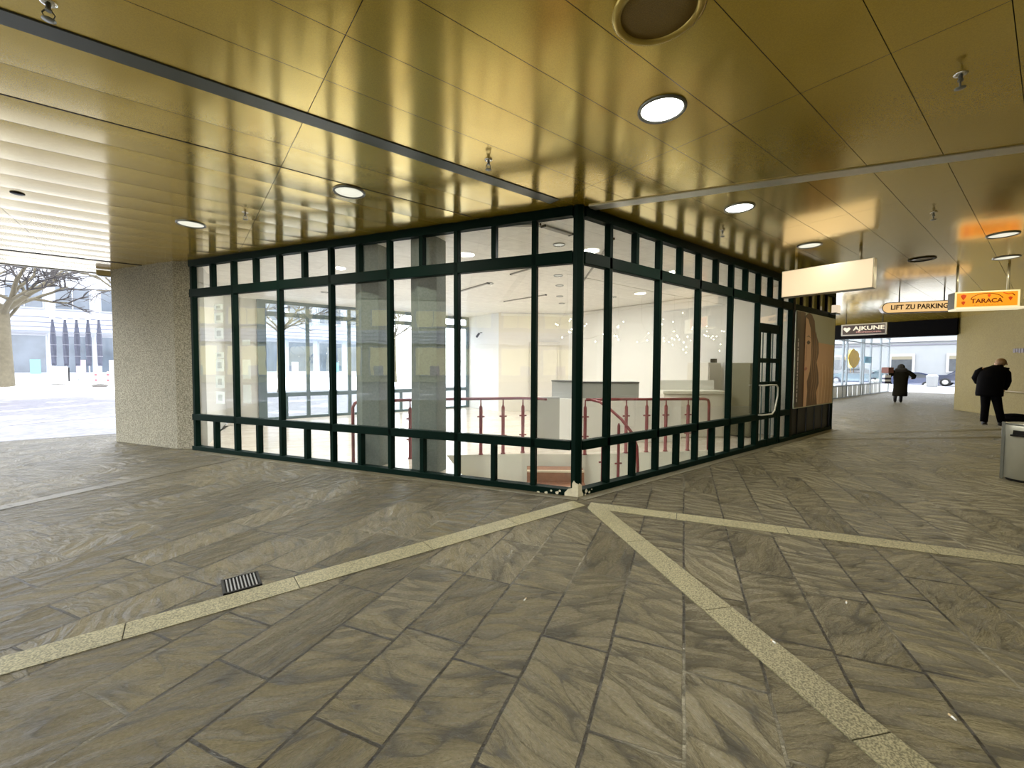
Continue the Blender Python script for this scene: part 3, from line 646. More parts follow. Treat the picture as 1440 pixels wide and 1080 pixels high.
# ---- stairs (rising away from the corner)
ST = mat('terracotta_step', (0.27, 0.12, 0.065), 0.5, 0, 0.3, 14, 0.1, 60)
NOSE = mat('pale_nosing', (0.66, 0.56, 0.42), 0.5)
stairs = tag(empty('staircase', (1.30, 1.72, 0), R(-39) ), 'terracotta steps with pale nosings going down behind the corner post', 'staircase')
for k in range(1, 5):
    y1 = -0.30 * (k - 1) - 0.03; y0 = y1 - 0.30; z = -0.175 * k
    m = MB(); m.box((0.0, (y0 + y1) / 2, z / 2 - 0.69), (0.88, 0.30, 1.38 + z)); 
    s = m.build('step', ST, stairs)
    m = MB(); m.box((0.0, y0 + 0.02, z - 0.012), (0.885, 0.05, 0.03)); m.build('nosing', NOSE, s, 0.004)
# ---- railings
def railing(label, pts, posts, bend=None):
    r = tag(empty('stair_railing', (pts[0][0], pts[0][1], 0)), label, 'railing', None); o = Vector((pts[0][0], pts[0][1], 0))
    L = [Vector(q) - o for q in pts]
    MB().tube(L, 0.024, 10).build('handrail', MAROON, r)
    for q in posts:
        q = Vector(q) - o; top = 0.80; b = q.z
        m = MB(); m.lathe([(0.038, b), (0.038, b + 0.015), (0.028, b + 0.02), (0.028, b + top - 0.03), (0.012, b + top), (0.010, b + 0.90)], (q.x, q.y, 0), 10)
        pst = m.build('post', MAROON, r)
        for zz in (0.30, 0.62):
            mm = MB(); mm.tube([(q.x - 0.052, q.y + 0.028, b + zz), (q.x + 0.052, q.y - 0.028, b + zz)], 0.013, 8); mm.build('clamp', MAROON, pst)
    return r
r1 = railing('maroon handrail on posts left of the stairs, nearest the concrete pillars', [(-1.45, 3.13, 0.0), (-1.45, 3.13, 0.82), (-1.42, 3.12, 0.88), (-1.36, 3.10, 0.905), (-0.69, 2.87, 0.91), (0.35, 2.47, 0.91), (0.95, 2.20, 0.91), (1.32, 2.12, 0.89), (1.5, 2.14, 0.87)], [(-1.30, 3.08, 0), (-0.67, 2.86, 0), (0.37, 2.46, 0), (0.70, 2.30, 0), (1.02, 2.18, 0)])
r2 = railing('maroon handrail on posts before the white counter, seen through the front with the door', [(1.72, 1.42, 0.90), (2.3, 1.16, 0.90), (3.0, 0.85, 0.89), (3.70, 0.50, 0.885), (3.76, 0.46, 0.87), (3.78, 0.45, 0.80), (3.78, 0.45, 0.0)], [(1.72, 1.44, 0), (2.05, 1.29, 0), (2.38, 1.13, 0), (2.72, 0.97, 0), (3.05, 0.82, 0), (3.42, 0.63, 0)])
r3 = tag(empty('stair_railing', (1.70, 1.30, 0)), 'curved maroon handrail descending with the steps', 'railing')
o = Vector((1.70, 1.30, 0))
MB().tube([Vector(q) - o for q in ((1.78, 1.36, 0.90), (1.74, 1.15, 0.88), (1.70, 0.92, 0.79), (1.67, 0.68, 0.66), (1.64, 0.46, 0.48), (1.62, 0.37, 0.30), (1.62, 0.35, 0.02), (1.62, 0.35, -0.25))], 0.022, 10).build('handrail', MAROON, r3)
for q in ((1.66, 0.72, -0.30), (1.30, 0.72, -0.55)):
    q = Vector(q) - o
    m = MB(); m.lathe([(0.032, q.z), (0.022, q.z + 0.02), (0.022, q.z + 0.86), (0.010, q.z + 0.9)], (q.x, q.y, 0), 10); pst = m.build('post', MAROON, r3)
    for zz in (0.30, 0.62): MB().tube([(q.x - 0.05, q.y + 0.02, q.z + zz), (q.x + 0.05, q.y - 0.02, q.z + zz)], 0.013, 8).build('clamp', MAROON, pst)
# ---- counter, parapet and cabinets
ct = tag(empty('reception_counter', (2.9, 2.0, 0), 0), 'white counter with a grey upper ledge behind the railing', 'counter')
a, b, c3, c4 = Vector((2.32, 2.74)), Vector((2.45, 2.30)), Vector((4.1, 1.15)), Vector((3.42, 1.62))
org = Vector((2.9, 2.0)); 
m = MB(); m.span(a - org, b - org, -0.1, 0.2, 0, 0.84); m.span(b - org, c3 - org, 0.12, 0.24, 0, 0.84); m.build('front_panel', WHITE, ct, 0.008)
m = MB(); m.span(a - org, b - org, -0.08, 0.2, 0.84, 1.15); m.span(b - org, c4 - org, 0.14, 0.24, 0.84, 1.12); m.build('upper_ledge', GREYW, ct, 0.006)
m = MB(); m.span(a - org, b - org, -0.08, 0.24, 1.15, 1.175); m.span(b - org, c4 - org, 0.14, 0.28, 1.12, 1.15); m.build('top_edge', mat('dark_edge', (0.10, 0.10, 0.10), 0.4), ct, 0.004)
pp = tag(empty('parapet', (1.45, 2.5, 0)), 'low grey partition where the handrail ends', 'partition')
m = MB(); m.span((0.12, 0.05), (0.52, -0.2), 0, 0.08, 0, 0.86); m.build('panel', mat('grey_partition', (0.50, 0.50, 0.47), 0.6, 0, 0.06, 3), pp, 0.006)
m = MB(); m.span((0.12, 0.05), (0.52, -0.2), 0, 0.10, 0.86, 0.885); m.build('cap', GREYW, pp, 0.004)
bn = tag(empty('service_bench', (4.9, 1.45, 0), R(-32)), 'cream worktop unit with open shelf between counter and grey cabinet', 'worktop unit')
m = MB(); m.box((0, 0, 0.45), (1.3, 0.45, 0.88)); m.build('body', WARMW, bn, 0.006)
m = MB(); m.box((0, -0.02, 0.925), (1.4, 0.52, 0.06)); m.build('worktop', mat('cream_top', (0.80, 0.77, 0.66), 0.35), bn, 0.006)
m = MB(); m.box((0, 0.2, 1.06), (1.3, 0.06, 0.20)); m.build('splashback', WHITE, bn, 0.004)
cb = tag(empty('storage_cabinet', (5.78, 0.78, 0), 0), 'olive grey cabinet standing beside the cream worktop', 'cabinet')
m = MB(); m.box((0, 0, 0.78), (0.34, 0.45, 1.5)); m.build('body', mat('olive_laminate', (0.16, 0.155, 0.10), 0.45, 0, 0.1, 3), cb, 0.006)
m = MB(); m.box((0, -0.232, 0.80), (0.30, 0.018, 1.38)); dd = m.build('door', mat('olive_laminate', (0.16, 0.155, 0.10), 0.45, 0, 0.1, 3), cb, 0.004)
m = MB(); m.tube([(0.11, -0.25, 0.8), (0.11, -0.275, 0.8), (0.11, -0.275, 0.95), (0.11, -0.25, 0.95)], 0.007, 6); m.build('handle', STEEL, dd)
m = MB(); m.box((0, 0, 0.015), (0.32, 0.42, 0.03)); m.build('plinth', DARK, cb)
cb2 = tag(empty('storage_cabinet', (6.05, 1.75, 0), R(0)), 'tall cream cabinet beside the door, with a small dark box on its corner', 'cabinet')
m = MB(); m.box((0, 0, 0.79), (0.55, 0.5, 1.5)); m.build('body', WARMW, cb2, 0.006)
m = MB(); m.box((0, -0.258, 0.80), (0.50, 0.016, 1.4)); dd = m.build('door', WARMW, cb2, 0.004)
m = MB(); m.tube([(0.2, -0.27, 0.8), (0.2, -0.30, 0.8), (0.2, -0.30, 0.95), (0.2, -0.27, 0.95)], 0.007, 6); m.build('handle', STEEL, dd)
m = MB(); m.box((0, 0, 0.02), (0.52, 0.46, 0.04)); m.build('plinth', DARK, cb2)
kb = tag(MB().box((0, 0, 0), (0.12, 0.1, 0.09)).build('key_box', DARK, bevel=0.006, loc=(0, 0, 0)), 'small dark box on top of the tall cream cabinet', 'box'); kb.location = (6.2, 1.6, 1.586)
# wall-mounted camera and socket on the cool white wall
sc_ = tag(empty('wall_mount_camera', (4.44, 8.5, 2.55), 0), 'small dark camera bracketed high on the white wall by the far window', 'camera')
m = MB(); m.tube([(0.0, 0, 0), (-0.08, 0, 0.0), (-0.13, -0.02, -0.05)], 0.016, 8); m.build('bracket', GREY, sc_)
m = MB(); m.lathe([(0.03, -0.16), (0.036, -0.14), (0.036, 0.0), (0.02, 0.015)], (0, 0, 0), 12); cbod = m.build('body', DARK, sc_); cbod.location = (-0.14, -0.03, -0.03); cbod.rotation_euler = (R(35), R(20), 0)

# ---- interior ceiling lamps and grooves
def down_lamp(name, loc, r, diff, label, cat, group, energy, col=(1, 0.95, 0.86), trim=GREY, spread=PI, depth=0.03):
    e = tag(empty(name, loc), label, cat, group)
    m = MB(); m.lathe([(r * 0.86, 0.0), (r * 0.90, -0.010), (r, -0.010), (r * 1.02, -0.004), (r * 1.02, 0.006)], (0, 0, 0), 32, caps=False); m.build('trim_ring', trim, e)
    m = MB(); m.lathe([(0.001, -0.002), (r * 0.5, -0.003), (r * 0.87, -0.001), (r * 0.87, 0.006)], (0, 0, 0), 32); m.build('diffuser', diff, e)
    if energy: area_light('lamp_light', (0, 0, -0.02), r * 1.6, energy, col, e, spread=spread)
    return e
INTL = [((2.13, 2.52), 'nearest of the row to the corner post'), ((2.83, 3.20), 'second of the row from the corner'), ((3.77, 4.16), 'third of the row from the corner'), ((4.62, 4.95), 'last of the row by the back wall'),
        ((0.75, 1.08), 'above the stairs'), ((1.56, 3.94), 'before the far windows'), ((-0.9, 4.4), 'above the floor behind the pillars'), ((1.6, 6.6), 'near the far windows'), ((-0.8, 7.2), 'near the grey side wall'), ((4.84, 3.42), 'near the white side wall'), ((4.6, 1.6), 'above the cream worktop')]
SPOTM = emit('spot_lens', (1.0, 0.95, 0.85), 0.25)
E_INT = 12
for (x, y), w in INTL:
    down_lamp('recessed_spot', (x, y, INT_H - 0.001), 0.085, SPOTM, 'small recessed spot in the shop ceiling, ' + w, 'spotlight', 'recessed spots in the shop ceiling', E_INT * (2.2 if x < 1.7 and y > 3 else 0.8), (1, 0.97, 0.93))
GRV = mat('grey_groove', (0.30, 0.29, 0.27), 0.5)
for a, b, w, lab in (((-0.42, 0.95), (-0.02, 0.62), 0.07, 'grey ceiling trough seen above the pane beside the corner post'), ((0.05, 0.62), (0.52, 0.64), 0.07, 'short grey ceiling trough ending by the corner post'),
                     ((1.55, 5.1), (1.5, 3.9), 0.06, 'dark ceiling track leading back from the second pillar'), ((1.36, 2.95), (1.34, 2.25), 0.04, 'thin dark ceiling track above the railing'), ((3.2, 5.6), (3.35, 4.2), 0.04, 'thin dark ceiling track near the back wall'), ((2.88, 2.6), (1.1, 0.42), 0.03, 'long thin ceiling track crossing behind the corner panes')):
    a = Vector(a); b = Vector(b); e = tag(empty('ceiling_track', ((a.x + b.x) / 2, (a.y + b.y) / 2, INT_H)), lab, 'track', None)
    dxy = b - a; ang = math.atan2(dxy.y, dxy.x); e.rotation_euler = (0, 0, ang)
    m = MB(); m.box((0, 0, -0.012), (dxy.length, w, 0.022)); m.build('profile', GRV, e, 0.003)
    for s in (-1, 1): 
        m = MB(); m.box((s * (dxy.length / 2 + 0.01), 0, -0.012), (0.02, w * 1.1, 0.026)); m.build('end_cap', DARK, e)
# ---- bulbs added behind the glass to imitate reflected fairy lights
sl = tag(empty('reflection_sparkles', (2.2, 0.28, 0)), 'clusters of tiny warm bulbs added behind the panes to imitate reflected sparkles', 'fairy lights')
rr = random.Random(11); BULB = emit('sparkle_bulb', (1.0, 0.88, 0.62), 25.0)
bm0 = MB().ell((0, 0, 0), (0.0034, 0.0034, 0.0045), 8, 6); b0 = None; m = MB()
cl = [(0.12, 1.98), (0.35, 1.95), (0.75, 1.97), (1.05, 1.97), (1.55, 1.93), (2.0, 2.0), (2.35, 1.98), (2.75, 2.0), (3.05, 2.05), (3.3, 2.1), (3.8, 2.05)]
cnt = 0
for cx, cz in cl:
    top = (cx - 2.2, 0, 2.50); last = Vector((cx - 2.2, 0, cz + 0.12)); m.tube([top, last], 0.0006, 4)
    for i in range(8 if cx != 1.55 else 3):
        q = Vector((cx - 2.2 + rr.gauss(0, 0.13), rr.uniform(-0.03, 0.03), cz - 0.1 + rr.gauss(0, 0.10)))
        m.tube([last, (last + q) / 2 + Vector((0, 0, -0.02)), q], 0.0005, 4); last = q
        if b0 is None: b0 = bm0.build('bulb', BULB, sl); b0.location = q
        else:
            c = b0.copy(); COL.objects.link(c); c.parent = sl; c.location = q
        cnt += 1
m.tube([(-2.1, 0, 2.5), (0, 0, 2.49), (1.7, 0, 2.5)], 0.002, 4)
m.build('wire', mat('thin_wire', (0.3, 0.28, 0.2), 0.5), sl)
# ---- paper notices taped to the first pane
for i, (z0, z1) in enumerate(((2.33, 2.42), (2.12, 2.28), (1.86, 2.04), (1.55, 1.64), (1.33, 1.53), (1.06, 1.26), (0.80, 1.0))):
    nm = ('topmost', 'second from the top', 'third from the top', 'fourth from the top', 'third from the bottom', 'second from the bottom', 'lowest')[i]
    q = lf(5.94, 0.03, (z0 + z1) / 2); e = tag(empty('paper_notice', q, rzL), 'white paper notice on the pane beside the pillar, ' + nm, 'notice', 'paper notices on the end pane')
    m = MB(); m.box((0, 0, 0), (0.21, 0.003, z1 - z0)); m.build('sheet', PAPER, e)
    m = MB(); m.box((0, -0.0025, 0.0), (0.10, 0.002, (z1 - z0) * 0.5)); m.build('print', mat('faint_print', (0.55, 0.55, 0.53), 0.6, 0, 0.4, 30), e)
for i, (z0, z1) in enumerate(((1.75, 1.83), (1.22, 1.52), (0.83, 1.12))):
    nm = ('upper', 'middle', 'lower')[i]
    q = lf(5.30, 0.03, (z0 + z1) / 2); e = tag(empty('paper_notice', q, rzL), 'faint sheet imitating a reflection on the second pane from the concrete pillar, ' + nm + ' one', 'notice', 'sheets imitating reflections on the second pane')
    m = MB(); m.box((0, 0, 0), (0.18, 0.003, z1 - z0)); m.build('sheet', mat('reflection_grey', (0.62, 0.61, 0.57), 0.7), e)  # grey sheets added to imitate faint reflections in the glass

# ================================================================ PASSAGE CEILING FITTINGS
E_ON = 22
down_lamp('downlight', (-0.83, -1.53, H - 0.003), 0.155, LAMPON, 'large bright round downlight nearest the viewer', 'downlight', 'round downlights in the gold ceiling', E_ON, (1, 0.94, 0.80))
down_lamp('downlight', (1.39, -1.05, H - 0.003), 0.15, LAMPON, 'bright round downlight before the front with the door', 'downlight', 'round downlights in the gold ceiling', E_ON, (1, 0.94, 0.80))
down_lamp('downlight', (-2.07, 1.16, H - 0.007), 0.15, LAMPDIM, 'dim round downlight above the paving before the glass pillars', 'downlight', 'round downlights in the gold ceiling', 22, (1, 0.95, 0.82))
down_lamp('downlight', (-3.30, 3.35, H - 0.007), 0.15, LAMPDIM, 'dim round downlight close to the concrete pillar', 'downlight', 'round downlights in the gold ceiling', 30, (1, 0.97, 0.84))
down_lamp('downlight', (3.62, -1.02, H - 0.003), 0.15, LAMPDIM, 'dim round downlight just above the blank lightbox', 'downlight', 'round downlights in the gold ceiling', 12, (1, 0.94, 0.80))
down_lamp('downlight', (5.0, -2.74, H - 0.003), 0.15, LAMPDIM, 'dim round downlight above the way to the bin', 'downlight', 'round downlights in the gold ceiling', 13, (1, 0.90, 0.66))
down_lamp('downlight', (6.75, -2.69, H - 0.003), 0.15, LAMPDIM, 'dim round downlight just before the orange sign', 'downlight', 'round downlights in the gold ceiling', 13, (1, 0.90, 0.66))
# unlit oval vent near the parking sign
e = tag(empty('downlight', (5.87, -1.86, H - 0.003)), 'unlit round downlight with dark ring before the parking sign', 'downlight', 'round downlights in the gold ceiling')
m = MB(); m.lathe([(0.13, 0.0), (0.14, -0.012), (0.165, -0.012), (0.17, 0.0)], (0, 0, 0), 28, caps=False); m.build('trim_ring', DARK, e)
m = MB(); m.lathe([(0.001, -0.001), (0.13, -0.001), (0.13, 0.006)], (0, 0, 0), 28); m.build('diffuser', mat('grey_lens', (0.4, 0.4, 0.38), 0.2), e)
# speaker grille
e = tag(empty('ceiling_speaker', (-1.55, -1.97, H - 0.003)), 'large round gold loudspeaker grille beside the bright downlight', 'loudspeaker')
m = MB(); m.lathe([(0.175, 0.0), (0.18, -0.018), (0.205, -0.018), (0.22, -0.006), (0.22, 0.004)], (0, 0, 0), 40, caps=False); m.build('rim', mat('gold_rim', (0.50, 0.37, 0.09), 0.25, 0.6), e)
m = MB(); m.lathe([(0.001, -0.008), (0.12, -0.008), (0.176, -0.004), (0.176, 0.004)], (0, 0, 0), 40); m.build('grille', mat('gold_mesh', (0.24, 0.155, 0.03), 0.5, 0.3, 0.5, 220, 0.6, 300), e)
# sprinklers
def sprinkler(x, y, label):
    e = tag(empty('ceiling_sprinkler', (x, y, H - 0.004)), label, 'sprinkler', 'sprinkler heads in the gold ceiling')
    m = MB(); m.lathe([(0.033, 0.0), (0.033, -0.004), (0.022, -0.010), (0.012, -0.010)], (0, 0, 0), 16, caps=False); m.build('escutcheon', mat('chrome', (0.8, 0.8, 0.78), 0.15, 1.0), e)
    m = MB(); m.lathe([(0.010, 0.0), (0.010, -0.03), (0.013, -0.032), (0.013, -0.042)], (0, 0, 0), 12); m.build('body', GREY, e)
    m = MB(); m.tube([(0.012, 0, -0.04), (0.022, 0, -0.055), (0.016, 0, -0.072), (0.004, 0, -0.078)], 0.003, 6); m.tube([(-0.012, 0, -0.04), (-0.022, 0, -0.055), (-0.016, 0, -0.072), (-0.004, 0, -0.078)], 0.003, 6); m.build('yoke', GREY, e)
    m = MB(); m.lathe([(0.004, -0.078), (0.026, -0.080), (0.026, -0.083), (0.004, -0.084)], (0, 0, 0), 14); m.build('deflector', GREY, e)
sprinkler(-1.354, -0.239, 'small sprinkler head beside the dark ceiling strip')
sprinkler(-2.82, 2.473, 'small sprinkler head near the dim downlights')
sprinkler(0.236, -2.814, 'small sprinkler head alone in the plain gold ceiling nearest the viewer')
sprinkler(3.196, -2.328, 'small sprinkler head in the panels before the parking sign')
sprinkler(1.988, -0.582, 'small sprinkler head beside the bright downlight by the glass')
sprinkler(-3.883, -0.197, 'small sprinkler head at the top edge, cut by the frame')
e = tag(empty('ceiling_disc', (-4.70, 3.296, H - 0.006)), 'small dark oval disc in the pale slats', 'disc'); MB().lathe([(0.001, -0.006), (0.05, -0.006), (0.055, 0.004)], (0, 0, 0), 20).build('cover', DARK, e)
e = tag(empty('edge_luminaire', (-4.45, 7.55, H - 0.03)), 'small metal fitting under the ceiling edge beside the pillar', 'fitting'); MB().box((0, 0, -0.03), (0.35, 0.10, 0.09)).build('housing', mat('brass_box', (0.45, 0.38, 0.2), 0.4, 0.5), e, 0.006); MB().box((0, -0.0, -0.08), (0.30, 0.08, 0.02)).build('lens', GREY, e)

# ================================================================ HANGING SIGNS
def box_sign(name, loc, rz, w, hgt, d, face_m, side_m, label, rods, rod_top, rod_m, rim=True):
    e = tag(empty(name, loc, rz), label, 'sign')
    m = MB(); m.box((0, 0, 0), (w, d, hgt)); m.build('housing', side_m, e, 0.006)
    m = MB(); m.box((0, -d / 2 - 0.004, 0), (w - 0.02, 0.012, hgt - 0.02)); m.build('face', face_m, e, 0.003)
    for x in rods:
        m = MB(); m.tube([(x, 0, hgt / 2 - 0.01), (x, 0, rod_top - loc[2])], 0.018, 10); m.build('hanger', rod_m, e)
    return e
LBOX = emit('lightbox_face', (1.0, 0.74, 0.46), 0.42, 0.10, 1.4)
ALU = mat('aged_aluminium', (0.36, 0.33, 0.24), 0.35, 0.6, 0.1, 5)
# blank lightbox across the corridor: perpendicular to the front with the door
a = Vector((3.99, -0.50)); b = Vector((4.35, -1.53)); 
lb = box_sign('blank_lightbox', (4.23, -1.06, 2.755), R(-90), 1.14, 0.415, 0.16, LBOX, ALU, 'large blank cream lightbox hanging before the glazed door', (-0.40, 0.40), H, ALU)
# orange sign (parallel to the longer front)
rzO = math.atan2(-DL.y, -DL.x)
osg = box_sign('orange_cafe_sign', (7.25, -2.42, 2.585), rzO, 0.80, 0.275, 0.20, emit('orange_face', (1.0, 0.30, 0.012), 0.50, 0.12, 1.6), mat('olive_box', (0.16, 0.15, 0.09), 0.5), 'orange and yellow lit sign reading TARACA on two rods', (-0.33, 0.31), H, ALU)
m = MB(); 
for z in (-0.127, 0.127): m.box((0, -0.112, z), (0.80, 0.012, 0.022))
for x in (-0.389, 0.389): m.box((x, -0.112, 0), (0.022, 0.012, 0.275))
m.build('pale_border', emit('sign_border', (1.0, 0.80, 0.38), 0.44), osg)
BRN = mat('sign_brown', (0.07, 0.015, 0.002), 0.6, spec=0.1)
text('sign_lettering', 'TARACA', 0.10, BRN, osg, (0.0, -0.114, -0.025), (R(90), 0, 0), 0.002, sx=1.0)
m = MB(); rr = random.Random(9)
for k in range(9): m.box((-0.14 + 0.035 * k, -0.1125, -0.092 + rr.uniform(-.004, .004)), (0.024, 0.003, rr.uniform(0.012, 0.024)))
tag(m.build('small_print', mat('sign_ochre', (0.45, 0.16, 0.005), 0.6), osg), 'line of tiny unreadable print', kind='stuff')
m = MB(); m.tube([(0.20 * math.cos(R(t)) * 1.0, -0.114, -0.005 + 0.105 * math.sin(R(t))) for t in range(10, 171, 10)], 0.005, 6); m.build('arch_line', BRN, osg)
m = MB()
for x, z, s in ((-0.29, 0.05, 1.0), (-0.29, -0.05, .7), (0.29, -0.0, .7), (0.03, 0.06, .6)):
    m.plate([(x - .03 * s, z), (x, z - .05 * s), (x + .03 * s, z), (x + .035 * s, z + .03 * s), (x, z + .045 * s), (x - .035 * s, z + .03 * s)], (0, -0.112, 0), (1, 0, 0), (0, 0, 1), 0.003)
m.tube([(0.20, -0.114, 0.10), (0.26, -0.114, 0.075), (0.31, -0.114, 0.085), (0.34, -0.114, 0.045)], 0.006, 6)
m.build('ornament', mat('sign_red', (0.30, 0.03, 0.006), 0.6, spec=0.1), osg)
m = MB(); m.box((0.05, -0.02, -0.15), (0.88, 0.24, 0.035)); m.build('pale_ledge', emit('ledge_glow', (1.0, 0.86, 0.55), 0.4), osg, 0.004)
# LIFT ZU PARKING pill
pk = tag(empty('parking_lift_sign', (9.5, -1.38, 2.785), rzO), 'long rounded cream sign reading LIFT ZU PARKING', 'sign')
def pill(w, hh, d, y0, n=10):
    r = hh / 2; pts = [(w / 2 - r + r * math.cos(t), r * math.sin(t)) for t in [(-PI / 2) + PI * i / n for i in range(n + 1)]] + [(-w / 2 + r + r * math.cos(t), r * math.sin(t)) for t in [(PI / 2) + PI * i / n for i in range(n + 1)]]
    return MB().plate(pts, (0, y0, 0), (1, 0, 0), (0, 0, 1), d)
pill(1.50, 0.24, 0.16, 0.08).build('housing', mat('dark_brown_box', (0.04, 0.025, 0.015), 0.4), pk, 0.004)
pf = pill(1.47, 0.215, 0.01, -0.076); pf.build('face', emit('pill_face', (1.0, 0.62, 0.27), 0.44, 0.06, 2), pk)
text('sign_lettering', 'LIFT ZU PARKING', 0.145, mat('dark_letters', (0.035, 0.012, 0.008), 0.5), pk, (-0.105, -0.09, 0.0), (R(90), 0, 0), 0.004, sx=0.86)
for x in (-0.42, 0.35): MB().tube([(x, 0, 0.11), (x, 0, H - 2.785)], 0.012, 8).build('hanger', DARK, pk)
# AJKUNE sign (perpendicular to the corridor)
aj = tag(empty('salon_sign', (13.4, 0.50, 2.64), R(-90)), 'small dark sign with heart reading AJKUNE PROFESSIONAL', 'sign')
MB().box((0, 0, 0), (1.12, 0.10, 0.36)).build('frame', mat('grey_frame', (0.30, 0.29, 0.28), 0.4, 0.5), aj, 0.005)
MB().box((0, -0.052, 0), (1.04, 0.012, 0.29)).build('face', mat('dark_plum', (0.020, 0.007, 0.012), 0.3), aj)
LET = emit('cream_letters', (1.0, 0.86, 0.66), 0.5)
text('sign_lettering', 'AJKUNE', 0.17, LET, aj, (0.13, -0.062, 0.035), (R(90), 0, 0), 0.003, sx=1.25)
text('sign_small_lettering', 'PROFESSIONAL', 0.062, mat('rose_letters', (0.45, 0.22, 0.22), 0.5), aj, (0.13, -0.062, -0.085), (R(90), 0, 0), 0.002, sx=1.45)
hp = [(0, -0.085), (0.05, -0.035), (0.085, 0.01), (0.088, 0.045), (0.065, 0.072), (0.03, 0.07), (0.0, 0.045), (-0.03, 0.07), (-0.065, 0.072), (-0.088, 0.045), (-0.085, 0.01), (-0.05, -0.035)]
MB().plate([(x - 0.41, z) for x, z in hp], (0, -0.058, 0.01), (1, 0, 0), (0, 0, 1), 0.004).build('heart', LET, aj)
for x in (-0.45, 0.45): MB().tube([(x, 0, 0.17), (x, 0, H - 2.64)], 0.014, 8).build('hanger', DARK, aj)
# pale lit sign cut by the picture edge
ps = box_sign('pale_lit_sign', (8.3, -3.27, 2.62), rzO, 0.6, 0.42, 0.16, emit('pale_face', (1.0, 0.93, 0.66), 0.6), ALU, 'pale lit box sign beside the orange sign, cut by the frame', (-0.2, 0.2), H, ALU)

# ================================================================ BIN, DRAIN, LITTER
bn_ = tag(empty('litter_bin', (5.04, -3.045, 0), R(25)), 'round brushed steel litter bin with a dark ashtray slot', 'bin')
m = MB(); m.lathe([(0.185, 0.03), (0.20, 0.035), (0.20, 0.56), (0.203, 0.565), (0.203, 0.70), (0.195, 0.72)], (0, 0, 0), 40); m.build('body', STEEL, bn_)
m = MB(); m.lathe([(0.195, 0.715), (0.205, 0.72), (0.205, 0.735), (0.14, 0.745), (0.12, 0.735)], (0, 0, 0), 40); m.build('lid', GREY, bn_)
m = MB(); m.lathe([(0.18, 0.0), (0.18, 0.03)], (0, 0, 0), 32); m.build('foot', DARK, bn_)
va = math.atan2(-3.216 + 3.02, -3.409 - 5.0) - R(25)
m = MB(); u = Vector((math.cos(va - 0.42), math.sin(va - 0.42), 0)); t_ = Vector((-u.y, u.x, 0)); cc = u * 0.195
m.plate([(-0.055, 0.60), (0.055, 0.60), (0.07, 0.585), (0.06, 0.655), (-0.05, 0.655), (-0.07, 0.585)][:2] + [(0.05, 0.655), (-0.05, 0.655)], cc, t_, (0, 0, 1), 0.014); m.box(cc + Vector((0, 0, 0.59)) + u * 0.015, (0.05, 0.13, 0.02), va - 0.42); m.build('ashtray_slot', DARK, bn_)
m = MB(); sdir = Vector((math.cos(va + 1.45), math.sin(va + 1.45), 0)) * -1
pside = Vector((math.cos(va - 1.5), math.sin(va - 1.5), 0)) * 0.215
m.box(pside + Vector((0, 0, 0.37)), (0.03, 0.045, 0.74), va - 1.5); m.build('side_post', GREY, bn_, 0.004)
dg = tag(empty('drain_grate', (-3.14, 0.015, 0.0)), 'small dark cast drain grate beside the granite band', 'drain')
m = MB()
for x, y, w, d in ((-0.098, 0, 0.016, 0.22), (0.098, 0, 0.016, 0.22), (0, -0.103, 0.21, 0.014), (0, 0.103, 0.21, 0.014)): m.box((x, y, 0.004), (w, d, 0.012))
m.build('rim', DARK, dg, 0.002)
MB().box((0, 0, 0.001), (0.19, 0.2, 0.003)).build('pit', mat('pit_black', (0.003, 0.003, 0.003), 0.9), dg)
b0 = None
for i in range(9):
    x = -0.078 + i * 0.0195
    if b0 is None: b0 = MB().box((0, 0, 0), (0.008, 0.19, 0.008)).build('bar', mat('worn_iron', (0.28, 0.28, 0.28), 0.35, 0.8), dg, 0.002); b0.location = (x, 0, 0.007)
    else: c = b0.copy(); COL.objects.link(c); c.parent = dg; c.location = (x, 0, 0.007)
for (x, y, rz, lab) in ((-1.794, -1.277, 0.4, 'white cigarette stub on the paving before the corner post'), (-1.022, -2.37, 1.2, 'pale cigarette stub lying on the granite band'), (-0.262, -2.488, 0.2, 'white cigarette stub on the dark paving between the granite bands'), (-0.964, -3.011, 0.9, 'tiny pale stub nearest the viewer on the dark paving')):
    e = tag(empty('cigarette_stub', (x, y, 0.009), rz), lab, 'litter', 'cigarette stubs on the paving')
    MB().tube([(-0.012, 0, 0), (0.006, 0, 0)], 0.0042, 8).build('paper', PAPER, e); MB().tube([(0.006, 0, 0), (0.018, 0, 0)], 0.0043, 8).build('filter', mat('tan_filter', (0.55, 0.42, 0.24), 0.7), e)

# ================================================================ RIGHT CORRIDOR WALL ITEMS
def wpt(s, off, z): q = wr0 + wd * s + wn * off; return Vector((q.x, q.y, z))
wa = math.atan2(wd.y, wd.x)
e = tag(empty('wall_notice', wpt(3.15, 0.02, 1.95), math.atan2(-wd.y, -wd.x)), 'row of small dark marks above the handrail on the corridor wall', 'lettering')
m = MB(); rr = random.Random(6)
for k in range(8): m.box((-0.40 + 0.105 * k, 0.0, rr.uniform(-.015, .015)), (0.085, 0.008, rr.uniform(0.08, 0.13)))
tag(m.build('dark_print', mat('dark_letters', (0.035, 0.012, 0.008), 0.5), e), 'row of small dark unreadable marks', kind='stuff')
hr = tag(empty('wall_handrail', wpt(3.1, 0, 0.78), wa), 'thin wall handrail behind the man', 'handrail')
MB().tube([(-1.0, -0.06, 0), (1.2, -0.06, 0)], 0.022, 8).build('bar', mat('brown_rail', (0.18, 0.14, 0.06), 0.5), hr)
for x in (-0.8, 0.2, 1.0): MB().tube([(x, 0.0, -0.02), (x, -0.06, 0)], 0.012, 6).build('bracket', GREY, hr)
m = MB(); q = wpt(4.15, 0.06, 0); m.box((0, 0, 1.2), (0.5, 0.12, 2.4), wa)
